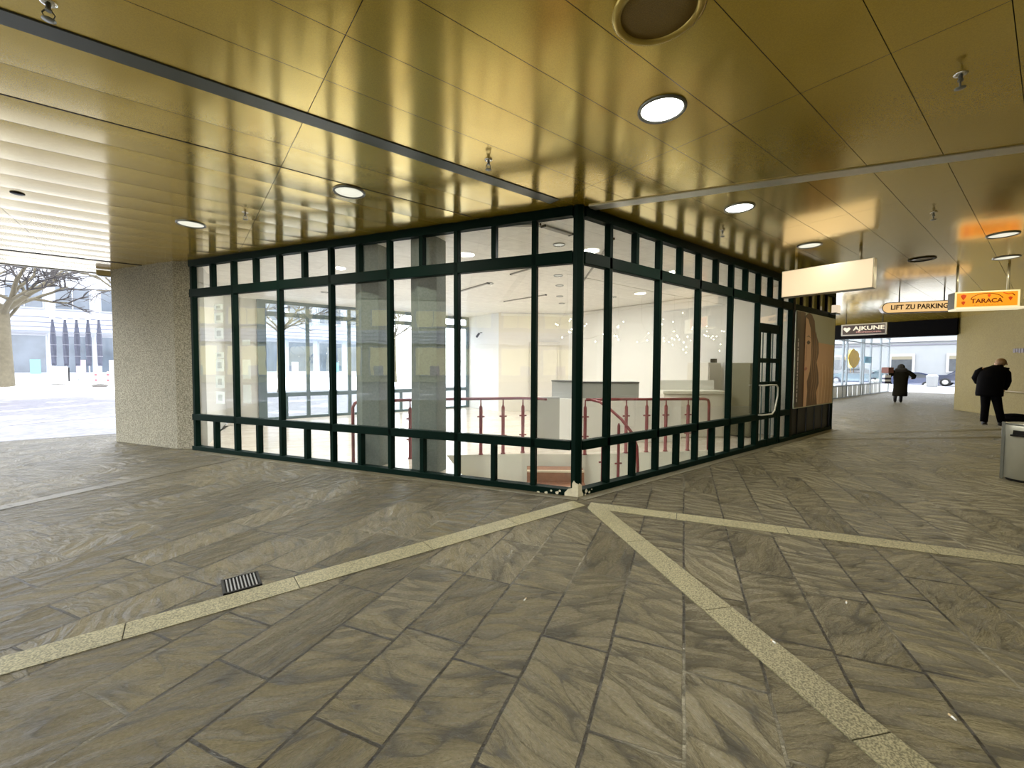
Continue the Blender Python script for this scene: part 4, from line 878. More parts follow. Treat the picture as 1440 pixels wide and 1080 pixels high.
o = m.build('trim_14', GREEN, bevel=0.01); o.location = (q.x, q.y, 0); tag(o, 'dark green door post at the edge of the picture', 'post', kind='structure')

# ================================================================ FAR SALON FRONT AND STREET
w5 = tag(empty('window_5', (0, 3.0, 0), 0), 'pale glazed salon front receding along the far corridor', 'shopfront', kind='structure')
PALE = mat('pale_frame', (0.20, 0.23, 0.25), 0.4, 0, 0.1, 4)
mx = [18.2, 19.5, 21.4, 22.0, 24.5, 24.9, 26.3, 28.4, 30.4]
for x in mx: frame_member('mullion', w5, x, 0, 0.0, 3.3, 0.07, 0.08, PALE)
for z0, z1 in ((0.0, 0.05), (0.55, 0.62), (2.72, 2.78), (3.2, 3.3)): frame_member('cross_rail', w5, 24.3, 0, z0, z1, 12.2, 0.07, PALE)
PANELW = mat('white_panel', (0.74, 0.76, 0.74), 0.4, 0, 0.04, 2)
x = 18.25
while x < 30.3:
    frame_member('lower_panel', w5, x + 0.4, 0.0, 0.05, 0.56, 0.74, 0.03, PANELW, 0.004); x += 0.8
for a, b in zip(mx[:-1], mx[1:]): pane(w5, a + 0.035, b - 0.035, 0.62, 2.72, 0.0, GLASS2); pane(w5, a + 0.035, b - 0.035, 2.78, 3.2, 0.0, GLASS2)
st = tag(empty('window_tree_decal', (22.9, 2.94, 1.92), 0), 'round yellow leafy decal on the salon glass', 'decal')
rr = random.Random(2); pts = [((0.95 + rr.uniform(-.1, .08)) * math.cos(2 * PI * i / 26), (0.44 + rr.uniform(-.05, .04)) * math.sin(2 * PI * i / 26)) for i in range(26)]
MB().plate(pts, (0, 0, 0), (1, 0, 0), (0, 0, 1), 0.006).build('crown_print', mat('decal_yellow', (0.95, 0.56, 0.02), 0.5, 0, 0.25, 5), st)
MB().plate([(-.05, -.7), (.05, -.7), (.03, -.3), (-.03, -.3)], (0, 0, 0), (1, 0, 0), (0, 0, 1), 0.006).build('trunk_print', mat('decal_brown', (0.3, 0.17, 0.03), 0.5), st)
bd = tag(empty('window_blue_decal', (25.5, 2.94, 1.88), 0), 'pale blue rectangular decal on the salon glass', 'decal')
MB().box((0, 0, 0), (1.3, 0.006, 0.34)).build('sheet', mat('decal_blue', (0.16, 0.45, 0.66), 0.5, 0, 0.15, 4), bd); MB().box((-0.2, -0.005, 0.03), (0.5, 0.005, 0.14)).build('patch', mat('decal_deep_blue', (0.05, 0.24, 0.48), 0.5), bd)
# street
m = MB(); m.add([(30.9, -30, -0.01), (75, -30, -0.01), (75, 45, -0.01), (30.9, 45, -0.01)], [(0, 1, 2, 3)])
tag(m.build('street', mat('trodden_snow', (0.26, 0.26, 0.27), 0.7, 0, 0.25, 0.8, 0.3, 6)), 'snow covered street outside the corridor', 'street', kind='structure')
sb = tag(empty('street_building', (52, 4, 0)), 'pale rendered building across the street with framed windows', 'building')
FAC = mat_bricks('pale_render', (0.70, 0.72, 0.72), (0.76, 0.78, 0.78), (0.66, 0.68, 0.68), 0.8, 0.35, 0.01, 0, 0.8, 0.1, 'XZ')
MB().box((3, 0, 4.5), (6, 60, 9)).build('wall', mat('pale_render_plain', (0.20, 0.21, 0.215), 0.8, 0, 0.08, 1.5, 0.1, 20), sb)
MB().box((-0.12, 0, 4.1), (0.3, 60, 0.22)).build('cornice', mat('white_render', (0.30, 0.30, 0.31), 0.7), sb, 0.02)
MB().box((-0.03, 0, 3.7), (0.1, 60, 0.10)).build('string_course', mat('lilac_grey', (0.12, 0.12, 0.145), 0.7), sb)
MB().box((-0.04, 0, 0.42), (0.12, 60, 0.85)).build('plinth', mat('slate_blue', (0.055, 0.068, 0.11), 0.6, 0, 0.1, 2), sb)
for yy in (-12.5, -8, -2.0, 2.0, 7, 11.5, 16):
    f = MB().box((-0.05, yy, 1.95), (0.14, 1.9, 1.75)).build('window', mat('white_render', (0.30, 0.30, 0.31), 0.7), sb, 0.01)
    MB().box((-0.13, yy, 1.85), (0.04, 1.5, 1.35)).build('pane', mat('dark_window', (0.035, 0.04, 0.045), 0.2, 0, 0.6, 2.5), f)
    MB().box((-0.15, yy, 2.45), (0.03, 1.5, 0.30)).build('blind', mat('sand_blind', (0.14, 0.125, 0.085), 0.7), f)
# cars
def car(label, loc, rz, paint, proto=[None]):
    e = tag(empty('car', loc, rz), label, 'car', 'cars parked along the street')
    prof = [(-2.05, 0.32), (-2.1, 0.62), (-1.95, 0.86), (-1.25, 0.93), (-0.62, 1.36), (-0.2, 1.45), (0.75, 1.44), (1.35, 1.28), (1.85, 0.98), (2.05, 0.90), (2.1, 0.55), (2.02, 0.30)]
    rings = []
    for yy, sx, dz in ((-0.80, 0.97, -0.03), (-0.86, 1.0, 0), (0.86, 1.0, 0), (0.80, 0.97, -0.03)):
        rings.append([Vector((x * sx, yy * (1.0 if z < 0.95 else 0.80), z + dz * (z > 0.5))) for x, z in prof])
    MB().loft(rings).build('body', paint, e, 0.03)
    gl = mat('car_glass', (0.03, 0.035, 0.04), 0.08)
    for s in (-1, 1):
        MB().plate([(-0.95, 0.96), (-0.5, 1.30), (-0.15, 1.37), (0.7, 1.36), (1.15, 1.22), (1.4, 0.98)], (0, s * 0.775 + (0 if s > 0 else -0.0), 0), (1, 0, 0), (0, 0, 1), 0.01).build('side_window', gl, e)
    MB().add([(-1.23, -0.62, 0.955), (-1.23, 0.62, 0.955), (-0.64, 0.60, 1.37), (-0.64, -0.60, 1.37)], [(0, 1, 2, 3)]).build('windscreen', gl, e)
    for x in (-1.3, 1.3):
        for s in (-1, 1):
            w = MB(); w.lathe([(0.20, -0.10), (0.31, -0.10), (0.325, -0.06), (0.325, 0.06), (0.31, 0.10), (0.20, 0.10)], (0, 0, 0), 24, caps=False); o = w.build('wheel', DARK, e); o.location = (x, s * 0.80, 0.325); o.rotation_euler = (R(90), 0, 0)
            h_ = MB(); h_.lathe([(0.02, -0.09), (0.20, -0.08), (0.20, 0.08), (0.02, 0.09)], (0, 0, 0), 20); h2 = h_.build('hub', STEEL, o)
    for s in (-1, 1): MB().ell((-2.02, s * 0.62, 0.68), (0.06, 0.14, 0.08), 10, 6).build('headlamp', mat('lamp_glass', (0.8, 0.8, 0.8), 0.15), e)
    return e
car('dark blue car beside the white street bin', (46, 0.9, 0), R(-90), mat('blue_paint', (0.012, 0.018, 0.04), 0.35, 0.0, 0.05, 3, coat=1))
car('pale turquoise car seen through the salon glass', (44, 7.6, 0), R(-90), mat('turquoise_paint', (0.14, 0.21, 0.215), 0.3, 0.1, 0.05, 3, coat=1))
car('low slate blue car behind the walking woman', (48.5, 4.9, -0.35), R(-90), mat('slate_paint', (0.03, 0.04, 0.085), 0.35, 0.0, 0.05, 3, coat=1))
tb = tag(empty('street_bin', (43.5, 2.75, 0)), 'squat white street bin in the snow before the blue car', 'bin')
MB().lathe([(0.30, 0.0), (0.32, 0.04), (0.36, 0.78), (0.38, 0.82), (0.32, 0.86)], (0, 0, 0), 20).build('drum', mat('pale_concrete', (0.22, 0.225, 0.225), 0.8), tb); MB().lathe([(0.30, 0.85), (0.34, 0.89), (0.22, 0.94)], (0, 0, 0), 20).build('snow_cap', SNOW, tb)

# ================================================================ PLAZA
m = MB(); poly_holes(m, [(-45, 8.6), (-2.6, 8.6), (-2.6, 9.3), (24, 9.3), (24, 24), (-45, 24)], [], -0.012); m.add([(-45, -25, -0.012), (-13.4, -25, -0.012), (-13.4, 8.6, -0.012), (-45, 8.6, -0.012)], [(0, 1, 2, 3)])
tag(m.build('plaza', mat_snow_cobble()), 'wet grey cobbles of the plaza with snow patches', 'ground', kind='structure')
m = MB(); m.prism([(-45, 23.5), (30, 23.5), (30, 23.9), (-45, 23.9)], 0, 0.18)
nx = 60; vs = []; rr = random.Random(4)
for j in range(14):
    for i in range(nx + 1):
        x = -45 + 75 * i / nx; y = 23.7 + (j / 13) ** 1.3 * 13.0 + (0.5 * math.sin(x * 0.9) if j == 0 else 0)
        z = 0.42 * min(1, j / 3) + 0.10 * rr.random() * (1 if 0 < j < 9 else 0)
        vs.append((x, y, z if j else -0.01))
m = MB(); m.add(vs, [(j * (nx + 1) + i, j * (nx + 1) + i + 1, (j + 1) * (nx + 1) + i + 1, (j + 1) * (nx + 1) + i) for j in range(13) for i in range(nx)], True)
tag(m.build('snow_bank', SNOW), 'bank of cleared snow along the far side of the plaza', 'snow', kind='stuff')
for i, (a, b) in enumerate((((-9.6, 10.0), (-4.4, 13.6)), ((-11.5, 12.2), (-6.0, 18.2)))):
    m = MB(); m.span(a, b, 0, 0.35, -0.02, 0.0)
    tag(m.build('trim_%d' % (15 + i), mat('pale_setts', (0.28, 0.28, 0.30), 0.6)), ('pale stone line in the cobbles next to the pillar', 'pale stone line in the cobbles farther out on the plaza')[i], 'paving band', kind='structure')
# low dark twig heaps in the snow
for x, y, s, lab in ((-8.1, 26.0, 1.0, 'dark earth ridge showing through the snow below the parasols'), (-6.6, 24.9, 0.5, 'small dark stone lying in the snow near the pillar')):
    m = MB(); m.ell((0, 0, 0), (0.6 * s, 0.16 * s, 0.10), 14, 8); o = m.build('earth_mound', mat('dark_earth', (0.10, 0.09, 0.08), 0.9, 0, 0.4, 10, 0.5, 14)); o.location = (x, y, 0.42); tag(o, lab, 'mound')

# buildings around the plaza
def block(name, label, loc, rz, w, hgt, dep, wallm, shop_z, cols, storeys, seed, dark=0.3, fascia=True, lit=None):
    """front on local y = 0 facing -y, x centred"""
    e = tag(empty(name, loc, rz), label, 'building')
    MB().box((0, dep / 2, hgt / 2), (w, dep, hgt)).build('wall', wallm, e)
    rr = random.Random(seed); pw = w / cols
    PANE = mat('plaza_pane_' + str(seed), (0.07, 0.085, 0.105), 0.12, 0, 0.6, 0.8) if lit is None else emit('lit_pane_' + str(seed), lit, 0.9, 0.3, 2)
    FR = mat('plaza_frame', (0.25, 0.26, 0.29), 0.5)
    if fascia:
        MB().box((0, -0.25, shop_z + 0.75), (w, 0.5, 1.1)).build('canopy', mat('pale_canopy', (0.30, 0.31, 0.36), 0.6), e)
        m = MB()
        for z in (0.42, 0.72, 1.05): m.box((0, -0.51, shop_z + z), (w, 0.03, 0.05))
        m.build('canopy_line', mat('canopy_dark_stripe', (0.10, 0.105, 0.13), 0.6), e)  # thin dark stripes along the canopy front
    for i in range(cols):
        x = -w / 2 + pw * (i + 0.5)
        f = MB().box((x, -0.03, shop_z / 2 + 0.25), (pw * 0.86, 0.1, shop_z - 0.55)).build('shop_window', FR, e)
        MB().box((x, -0.09, shop_z / 2 + 0.25), (pw * 0.78, 0.04, shop_z - 0.75)).build('pane', PANE, f)
        MB().box((x + pw * rr.uniform(-.25, .25), -0.12, 1.0), (pw * 0.22, 0.03, 0.9)).build('display', mat('display_%d' % (i % 3), ((0.32, 0.32, 0.33), (0.12, 0.24, 0.25), (0.26, 0.20, 0.22))[i % 3], 0.6), f)
        for s in range(storeys):
            z = shop_z + 2.4 + s * 3.1
            f = MB().box((x, -0.03, z), (pw * 0.80, 0.1, 1.6)).build('window', FR, e)
            MB().box((x, -0.09, z), (pw * 0.72, 0.04, 1.4)).build('pane', PANE, f)
            MB().box((x, -0.12, z), (0.06, 0.03, 1.4)).build('glazing_bar', FR, f)
    MB().box((0, dep / 2, hgt + 0.1), (w + 0.5, dep + 0.5, 0.25)).build('roof', mat('snowy_roof', (0.8, 0.82, 0.85), 0.7), e)
    return e
PW = mat('plaza_wall', (0.36, 0.37, 0.40), 0.8, 0, 0.06, 0.7)
block('plaza_building', 'white building with shop windows and striped canopy behind the parasols', (-10.2, 37, 0.3), 0, 8.6, 9.5, 8, PW, 3.1, 4, 2, 1)
block('plaza_building', 'pale building with shop windows seen through the far glazing', (3.6, 38, 0.3), 0, 15, 10, 8, mat('plaza_wall_blue', (0.30, 0.33, 0.38), 0.8, 0, 0.06, 0.7), 3.3, 6, 2, 2)
block('plaza_building', 'pale building at the edge of the plaza behind the thick tree', (-21.5, 37, 0.3), 0, 13, 10, 8, PW, 3.2, 6, 2, 3)
block('plaza_building', 'cream building with yellow lit windows facing the longer shopfront', (-34, 9, 0), R(90), 54, 10, 8, mat('cream_wall', (0.30, 0.28, 0.20), 0.8, 0, 0.06, 0.7), 3.2, 14, 2, 4, lit=(1.0, 0.82, 0.45))
# trees
BARK = mat('pale_bark', (0.095, 0.08, 0.05), 0.9, 0, 0.35, 7, 0.6, 18)
TWIG = mat('dark_twig', (0.04, 0.034, 0.032), 0.9)
def tree(label, loc, hgt, r, seed, spread=1.0, lean=(0, 0)):
    e = tag(empty('bare_tree', loc), label, 'tree', 'bare trees on the plaza'); rr = random.Random(seed)
    m = MB(); pts = [(0, 0, -0.1), (0.02, 0, 0.25), (0.0, 0.03, hgt * 0.5), (lean[0] * .3, lean[1] * .3, hgt)]
    m.tube(pts, [r * 1.35, r * 1.08, r * 0.92, r * 0.80], 14); 
    m.build('trunk', BARK, e)
    bm_, tw = MB(), MB()
    def grow(p, d, ln, rad, dep):
        k = 4; pp = [p]; dd = d.copy()
        for i in range(k):
            dd = (dd + Vector((rr.gauss(0, .16), rr.gauss(0, .16), rr.gauss(0.03, .10)))).normalized(); pp.append(pp[-1] + dd * ln / k)
        (bm_ if dep > 1 else tw).tube(pp, [rad * (1 - 0.13 * i) for i in range(k + 1)], 7 if dep > 1 else 4, caps=False)
        if dep == 0: return
        for j in range(4 if dep > 1 else 5):
            t = rr.uniform(0.35, 1.0); i = min(int(t * k), k - 1); q = pp[i].lerp(pp[i + 1], t * k - i)
            nd_ = (dd + Vector((rr.gauss(0, .7 * spread), rr.gauss(0, .7 * spread), rr.gauss(0.0, .45)))).normalized(); grow(q, nd_, ln * rr.uniform(.55, .8), rad * 0.55, dep - 1)
    top = Vector(pts[-1])
    for j in range(5):
        a = 2 * PI * j / 5 + rr.uniform(-.3, .3); grow(top - Vector((0, 0, rr.uniform(0, .4))), Vector((math.cos(a) * spread, math.sin(a) * spread, 0.9)).normalized(), hgt * 0.55, r * 0.5, 3)
    bm_.build('branches', BARK, e); tag(tw.build('twigs', TWIG, e), kind='stuff')
    return e
tree('thick bare tree at the edge of the picture by the plaza', (-9.75, 25.7, 0), 4.0, 0.27, 3, 1.1)
tree('bare tree with low twigs seen above the parasols', (-5.2, 27.0, 0.3), 4.6, 0.13, 8, 1.5)
tree('bare tree seen through the far glazing beside the first pillar', (0.6, 22, 0), 3.4, 0.12, 21, 1.3)
tree('bare tree seen through the far glazing nearer the white wall', (8.2, 25, 0.2), 3.4, 0.12, 30, 1.3)
tree('bare tree mirrored in the longer shopfront', (-22, 9, 0), 3.0, 0.16, 40, 1.2)
# closed parasols
def parasol(loc, label, proto=None):
    if proto is None:
        e = empty('closed_parasol', loc)
        MB().lathe([(0.03, 0.0), (0.03, 3.65)], (0, 0, 0), 10).build('pole', mat('grey_pole', (0.35, 0.36, 0.40), 0.5), e)
        rings = []
        for i in range(15):
            t = i / 14; z = 0.98 + t * 2.62; r0 = 0.085 + 0.03 * math.sin(PI * min(1, t * 1.1)) - 0.04 * t ** 4
            rings.append([Vector((r0 * (1 + 0.16 * math.cos(6 * a + 2.6 * t * PI)) * math.cos(a), r0 * (1 + 0.16 * math.cos(6 * a + 2.6 * t * PI)) * math.sin(a), z)) for a in [2 * PI * j / 24 for j in range(24)]])
        MB().loft(rings).build('folded_canopy', mat('blue_grey_canvas', (0.05, 0.053, 0.075), 0.8, 0, 0.6, 4, 0.3, 20), e)
        m = MB()
        for t in (0.2, 0.45, 0.7): m.lathe([(0.125, 0.98 + t * 2.6), (0.13, 1.0 + t * 2.6), (0.125, 1.02 + t * 2.6)], (0, 0, 0), 16, caps=False)
        m.build('strap', mat('white_strap', (0.14, 0.14, 0.16), 0.7), e)
        MB().lathe([(0.001, 3.58), (0.11, 3.60), (0.10, 3.70), (0.02, 3.76)], (0, 0, 0), 14).build('snow_cap', SNOW, e)
        MB().lathe([(0.19, 0.0), (0.19, 0.10), (0.06, 0.14)], (0, 0, 0), 16).build('base', mat('grey_pole', (0.35, 0.36, 0.40), 0.5), e)
    else:
        e = dup(proto); e.location = loc
    return tag(e, label, 'parasol', 'closed parasols on the snow')
pr0 = parasol((-9.2, 31.6, 0.38), 'closed snowy parasol farthest from the pillar')
for (x, y), lab in zip(((-8.65, 31.2), (-8.15, 30.9), (-7.64, 30.5), (-7.15, 30.1)), ('closed snowy parasol standing next to the white advertising board', 'closed snowy parasol in the middle of the row of five', 'closed snowy parasol, fourth of the row towards the pillar', 'closed snowy parasol nearest the concrete pillar')):
    parasol((x, y, 0.38), lab, pr0)
ab = tag(empty('advertising_board', (-8.82, 30.6, 0.40), R(25)), 'white folding board in the snow below the parasols', 'board')
MB().box((0, 0, 0.45), (0.62, 0.10, 0.9)).build('panel', PAPER, ab, 0.006); MB().box((0.33, 0.02, 0.43), (0.06, 0.22, 0.9)).build('side', DARK, ab, 0.006)
for x, y, lab in ((-7.25, 29.3, 'red and white marker post below the last parasol'), (-6.72, 28.9, 'red and white marker post closest to the pillar')):
    e = tag(empty('marker_post', (x, y, 0.40)), lab, 'post', 'marker posts in the snow')
    MB().lathe([(0.05, 0), (0.05, 0.62), (0.02, 0.66)], (0, 0, 0), 10).build('shaft', PAPER, e)
    MB().lathe([(0.056, 0.12), (0.056, 0.24)], (0, 0, 0), 10).build('red_ring', mat('red_paint', (0.55, 0.06, 0.07), 0.5), e); MB().lathe([(0.056, 0.42), (0.056, 0.54)], (0, 0, 0), 10).build('red_ring', mat('red_paint', (0.55, 0.06, 0.07), 0.5), e)

# ================================================================ PEOPLE
SKIN = mat('skin', (0.50, 0.30, 0.21), 0.55, 0, 0.1, 9)
BLACKCLOTH = mat('black_cloth', (0.0018, 0.0018, 0.0026), 0.9, 0, 0.3, 20, 0.2, 120, spec=0.06)
BROWNCLOTH = mat('brown_black_coat', (0.009, 0.0075, 0.004), 0.95, 0, 0.4, 14, 0.4, 60, spec=0.06)
def skinned(name, verts, edges, radii, root, parent, m_, sub=1):
    me = bpy.data.meshes.new(name); me.from_pydata([Vector(v) for v in verts], edges, []); me.update()
    o = bpy.data.objects.new(name, me); COL.objects.link(o)
    sk = o.modifiers.new('skin', 'SKIN'); sk.use_smooth_shade = True; sk.branch_smoothing = 0.4
    for i, r in enumerate(radii):
        rr_ = (r, r) if not isinstance(r, tuple) else r
        me.skin_vertices[0].data[i].radius = rr_; me.skin_vertices[0].data[i].use_root = (i == root)
    if sub: s = o.modifiers.new('sub', 'SUBSURF'); s.levels = sub; s.render_levels = sub
    dg_ = bpy.context.evaluated_depsgraph_get(); dg_.update()
    nm = bpy.data.meshes.new_from_object(o.evaluated_get(dg_)); bpy.data.objects.remove(o); nm.name = name
    for p_ in nm.polygons: p_.use_smooth = True
    nm.materials.append(m_)
    o = bpy.data.objects.new(name, nm); COL.objects.link(o); o.parent = parent
    return o
def figure(parent, J, m_, hands=True):
    """J: joints in the person's own frame; one continuous body with a head, arms, five-fingered hands, legs, feet"""
    V, E, Rr = [], [], []
    def add(p, r, to=None):
        V.append(Vector(p)); Rr.append(r); i = len(V) - 1
        if to is not None: E.append((to, i))
        return i
    pel = add(J['pelvis'], (0.15, 0.12)); wst = add(J['waist'], (0.135, 0.105), pel); ch = add(J['chest'], (0.165, 0.12), wst); nk0 = add(J['neck'], 0.062, ch); hd0 = add(J['head0'], 0.075, nk0); hd1 = add(J['head1'], 0.092, hd0); add(J['head2'], 0.07, hd1)
    for s in ('l', 'r'):
        sh = add(J['sh_' + s], 0.07, ch); el = add(J['el_' + s], 0.048, sh); wr = add(J['wr_' + s], 0.032, el)
        if hands:
            w = V[wr]; d = (w - V[el]).normalized(); side = d.cross(Vector((0, 1, 0.2))).normalized(); nn = side.cross(d).normalized()
            pm = add(w + d * 0.07, (0.034, 0.018), wr)
            for k, (off, ln) in enumerate(((-0.030, 0.062), (-0.010, 0.074), (0.010, 0.070), (0.029, 0.055))):
                a = add(w + d * 0.095 + side * off, 0.010, pm); b_ = add(w + d * (0.095 + ln * 0.55) + side * off * 1.1 + nn * 0.012, 0.009, a); add(w + d * (0.095 + ln * 0.9) + side * off * 1.1 + nn * 0.034, 0.007, b_)
            t0 = add(w + d * 0.045 - side * 0.042, 0.011, pm); add(w + d * 0.085 - side * 0.060 + nn * 0.015, 0.009, t0)
        hp_ = add(J['hip_' + s], 0.095, pel); kn = add(J['kn_' + s], 0.062, hp_); an = add(J['an_' + s], 0.042, kn); add(J['toe_' + s], 0.038, an)
    return skinned('body', V, E, Rr, 0, parent, m_, 1)
def ring(c, rx, ry, n=16, rz=0.0):
    c = Vector(c); return [c + Vector((rx * math.cos(2 * PI * i / n), ry * math.sin(2 * PI * i / n), 0)) for i in range(n)]
def head_parts(parent, c, back, up, hair_m, r=0.10):
    """face on the side away from `back`"""
    c = Vector(c); back = Vector(back).normalized(); f = -back; side = f.cross(Vector(up)).normalized()
    m = MB(); m.ell(c + back * 0.018 + Vector((0, 0, 0.025)), (r * 1.02, r * 1.1, r * 1.05), 16, 10); h_ = m.build('hair', hair_m, parent)
    for s in (-1, 1): MB().ell(c + side * s * r * 0.98 + Vector((0, 0, -0.015)), (0.015, 0.022, 0.032), 10, 6).build('ear', SKIN, parent)
    for s in (-1, 1): MB().ell(c + f * r * 0.92 + side * s * 0.035, (0.012, 0.012, 0.010), 8, 6).build('eye', mat('eye_white', (0.7, 0.7, 0.7), 0.3), parent)
    MB().ell(c + f * r * 1.05 + Vector((0, 0, -0.03)), (0.014, 0.022, 0.026), 8, 6).build('nose', SKIN, parent)
    MB().ell(c + f * r * 0.95 + Vector((0, 0, -0.062)), (0.026, 0.010, 0.007), 8, 6).build('mouth', mat('lips', (0.35, 0.12, 0.10), 0.5), parent)
def cf(X, Y):                                # metres right of / ahead of the viewpoint -> ground point
    c_, s_ = math.cos(YAW), math.sin(YAW)
    return Vector((CAM.x + X * c_ - Y * s_, CAM.y + X * s_ + Y * c_, 0))
# --- bending man by the wall
g = cf(12.14, 10.82)
man = tag(empty('person', g, YAW - math.atan2(12.14, 10.82)), 'person in black jacket and trousers bending forward by the corridor wall', 'person')
J = dict(pelvis=(0.10, 0.0, 0.90), waist=(0.11, 0.02, 1.08), chest=(0.13, 0.07, 1.34), neck=(0.19, 0.15, 1.48), head0=(0.22, 0.19, 1.52), head1=(0.25, 0.22, 1.56), head2=(0.26, 0.24, 1.62),
         sh_l=(-0.06, 0.07, 1.42), el_l=(-0.18, 0.15, 1.18), wr_l=(-0.05, 0.33, 1.05), sh_r=(0.32, 0.08, 1.40), el_r=(0.36, 0.14, 1.12), wr_r=(0.31, 0.10, 0.88),
         hip_l=(0.03, 0.0, 0.84), kn_l=(0.02, 0.03, 0.46), an_l=(0.01, 0.0, 0.09), toe_l=(0.03, 0.18, 0.045), hip_r=(0.17, 0.0, 0.84), kn_r=(0.24, 0.02, 0.45), an_r=(0.31, -0.02, 0.10), toe_r=(0.46, 0.05, 0.05))
figure(man, J, SKIN)
m = MB(); m.loft([ring((0.075, 0.02, 0.73), 0.235, 0.17), ring((0.075, 0.02, 0.80), 0.245, 0.18), ring((0.08, 0.03, 1.0), 0.235, 0.18), ring((0.10, 0.05, 1.22), 0.245, 0.19), ring((0.12, 0.07, 1.36), 0.24, 0.19), ring((0.14, 0.09, 1.45), 0.19, 0.15), ring((0.18, 0.13, 1.50), 0.11, 0.10), ring((0.20, 0.15, 1.53), 0.09, 0.09)])
jk = m.build('jacket', BLACKCLOTH, man)
m = MB(); m.tube([(-0.03, 0.06, 1.41), (-0.11, 0.09, 1.34), (-0.16, 0.14, 1.19), (-0.13, 0.22, 1.09), (-0.06, 0.32, 1.06)], [0.085, 0.095, 0.09, 0.075, 0.055], 14); m.build('sleeve', BLACKCLOTH, jk)
m = MB(); m.tube([(0.28, 0.07, 1.42), (0.34, 0.10, 1.32), (0.36, 0.13, 1.12), (0.345, 0.12, 1.0), (0.32, 0.11, 0.90)], [0.085, 0.09, 0.085, 0.07, 0.055], 14); m.build('sleeve', BLACKCLOTH, jk)
m = MB(); m.plate([(0.24, 1.50), (0.40, 1.45), (0.39, 1.41), (0.25, 1.44)], (0, 0.12, 0), (1, 0, 0), (0, 0, 1), -0.03); m.build('collar', BLACKCLOTH, jk, 0.008)
m = MB(); m.tube([(0.02, 0.0, 0.92), (0.02, 0.0, 0.80), (0.02, 0.03, 0.46), (0.01, 0.0, 0.07)], [0.11, 0.105, 0.08, 0.07], 14); m.tube([(0.16, 0.0, 0.92), (0.18, 0.0, 0.80), (0.24, 0.02, 0.45), (0.31, -0.02, 0.08)], [0.11, 0.105, 0.082, 0.072], 14); m.build('trousers', BLACKCLOTH, man)
for (x, y, rz) in ((0.02, 0.08, 0.1), (0.38, 0.02, -1.2)):
    m = MB(); m.ell((0, 0.0, 0.045), (0.052, 0.145, 0.05), 14, 8); m.box((0, -0.0, 0.012), (0.09, 0.26, 0.024)); o = m.build('shoe', DARK, man); o.location = (x, y, 0); o.rotation_euler = (0, 0, rz)
head_parts(man, (0.25, 0.21, 1.57), (-0.15, -0.9, 0.1), (0, 0, 1), mat('fair_brown_hair', (0.17, 0.10, 0.045), 0.7, 0, 0.3, 30))
bg = tag(empty('shoulder_bag', cf(13.22, 11.1), YAW - 0.87), 'black soft bag lying on the floor against the corridor wall', 'bag')
m = MB(); m.ell((0.06, 0, 0.13), (0.34, 0.17, 0.13), 18, 10); m.build('body', BLACKCLOTH, bg); m = MB(); m.tube([(-0.2, -0.1, 0.24), (0.0, -0.16, 0.20), (0.25, -0.1, 0.24)], 0.014, 6); m.build('strap', BLACKCLOTH, bg)
# --- woman walking to the street
g = cf(16.27, 17.66)
wo = tag(empty('person', g, YAW - math.atan2(16.27, 17.66)), 'person in long dark coat with fur hood walking out to the street', 'person')
J = dict(pelvis=(0.0, 0, 0.84), waist=(0.0, 0.0, 1.0), chest=(0.0, 0.03, 1.22), neck=(0.0, 0.04, 1.38), head0=(0.0, 0.05, 1.43), head1=(0.0, 0.06, 1.48), head2=(0.0, 0.06, 1.53),
         sh_l=(-0.18, 0.02, 1.30), el_l=(-0.34, 0.06, 1.12), wr_l=(-0.36, 0.22, 1.17), sh_r=(0.18, 0.02, 1.30), el_r=(0.38, 0.06, 1.10), wr_r=(0.36, 0.26, 1.02),
         hip_l=(-0.09, 0, 0.80), kn_l=(-0.10, -0.02, 0.45), an_l=(-0.15, -0.05, 0.09), toe_l=(-0.16, 0.10, 0.045), hip_r=(0.09, 0, 0.80), kn_r=(0.07, 0.06, 0.45), an_r=(0.02, 0.02, 0.08), toe_r=(0.05, 0.18, 0.045))
figure(wo, J, SKIN)
m = MB(); m.loft([ring((-0.01, 0, 0.27), 0.235, 0.18), ring((-0.01, 0, 0.32), 0.24, 0.19), ring((0, 0, 0.6), 0.225, 0.17), ring((0, 0.0, 0.9), 0.225, 0.165), ring((0.0, 0.02, 1.12), 0.245, 0.175), ring((0.0, 0.03, 1.26), 0.25, 0.17), ring((0.0, 0.04, 1.35), 0.17, 0.14), ring((0, 0.05, 1.41), 0.10, 0.10)])
coat = m.build('coat', BROWNCLOTH, wo)
for s, pts in (('l', [(-0.17, 0.02, 1.30), (-0.27, 0.04, 1.22), (-0.36, 0.06, 1.12), (-0.37, 0.14, 1.14), (-0.36, 0.21, 1.17)]), ('r', [(0.17, 0.02, 1.30), (0.29, 0.03, 1.22), (0.40, 0.06, 1.11), (0.39, 0.16, 1.05), (0.365, 0.24, 1.03)])):
    MB().tube(pts, [0.085, 0.09, 0.085, 0.07, 0.05], 12).build('sleeve', BROWNCLOTH, coat)
m = MB(); m.ell((0.0, -0.02, 1.36), (0.21, 0.16, 0.12), 18, 10); m.ell((0.0, 0.0, 1.47), (0.125, 0.135, 0.145), 16, 10); m.build('fur_hood', mat('brown_fur', (0.018, 0.014, 0.008), 1.0, 0, 0.5, 60, 1.0, 150), coat)
head_parts(wo, (0.0, 0.07, 1.48), (0, -1, 0), (0, 0, 1), mat('dark_hair', (0.015, 0.012, 0.01), 0.6), 0.09)
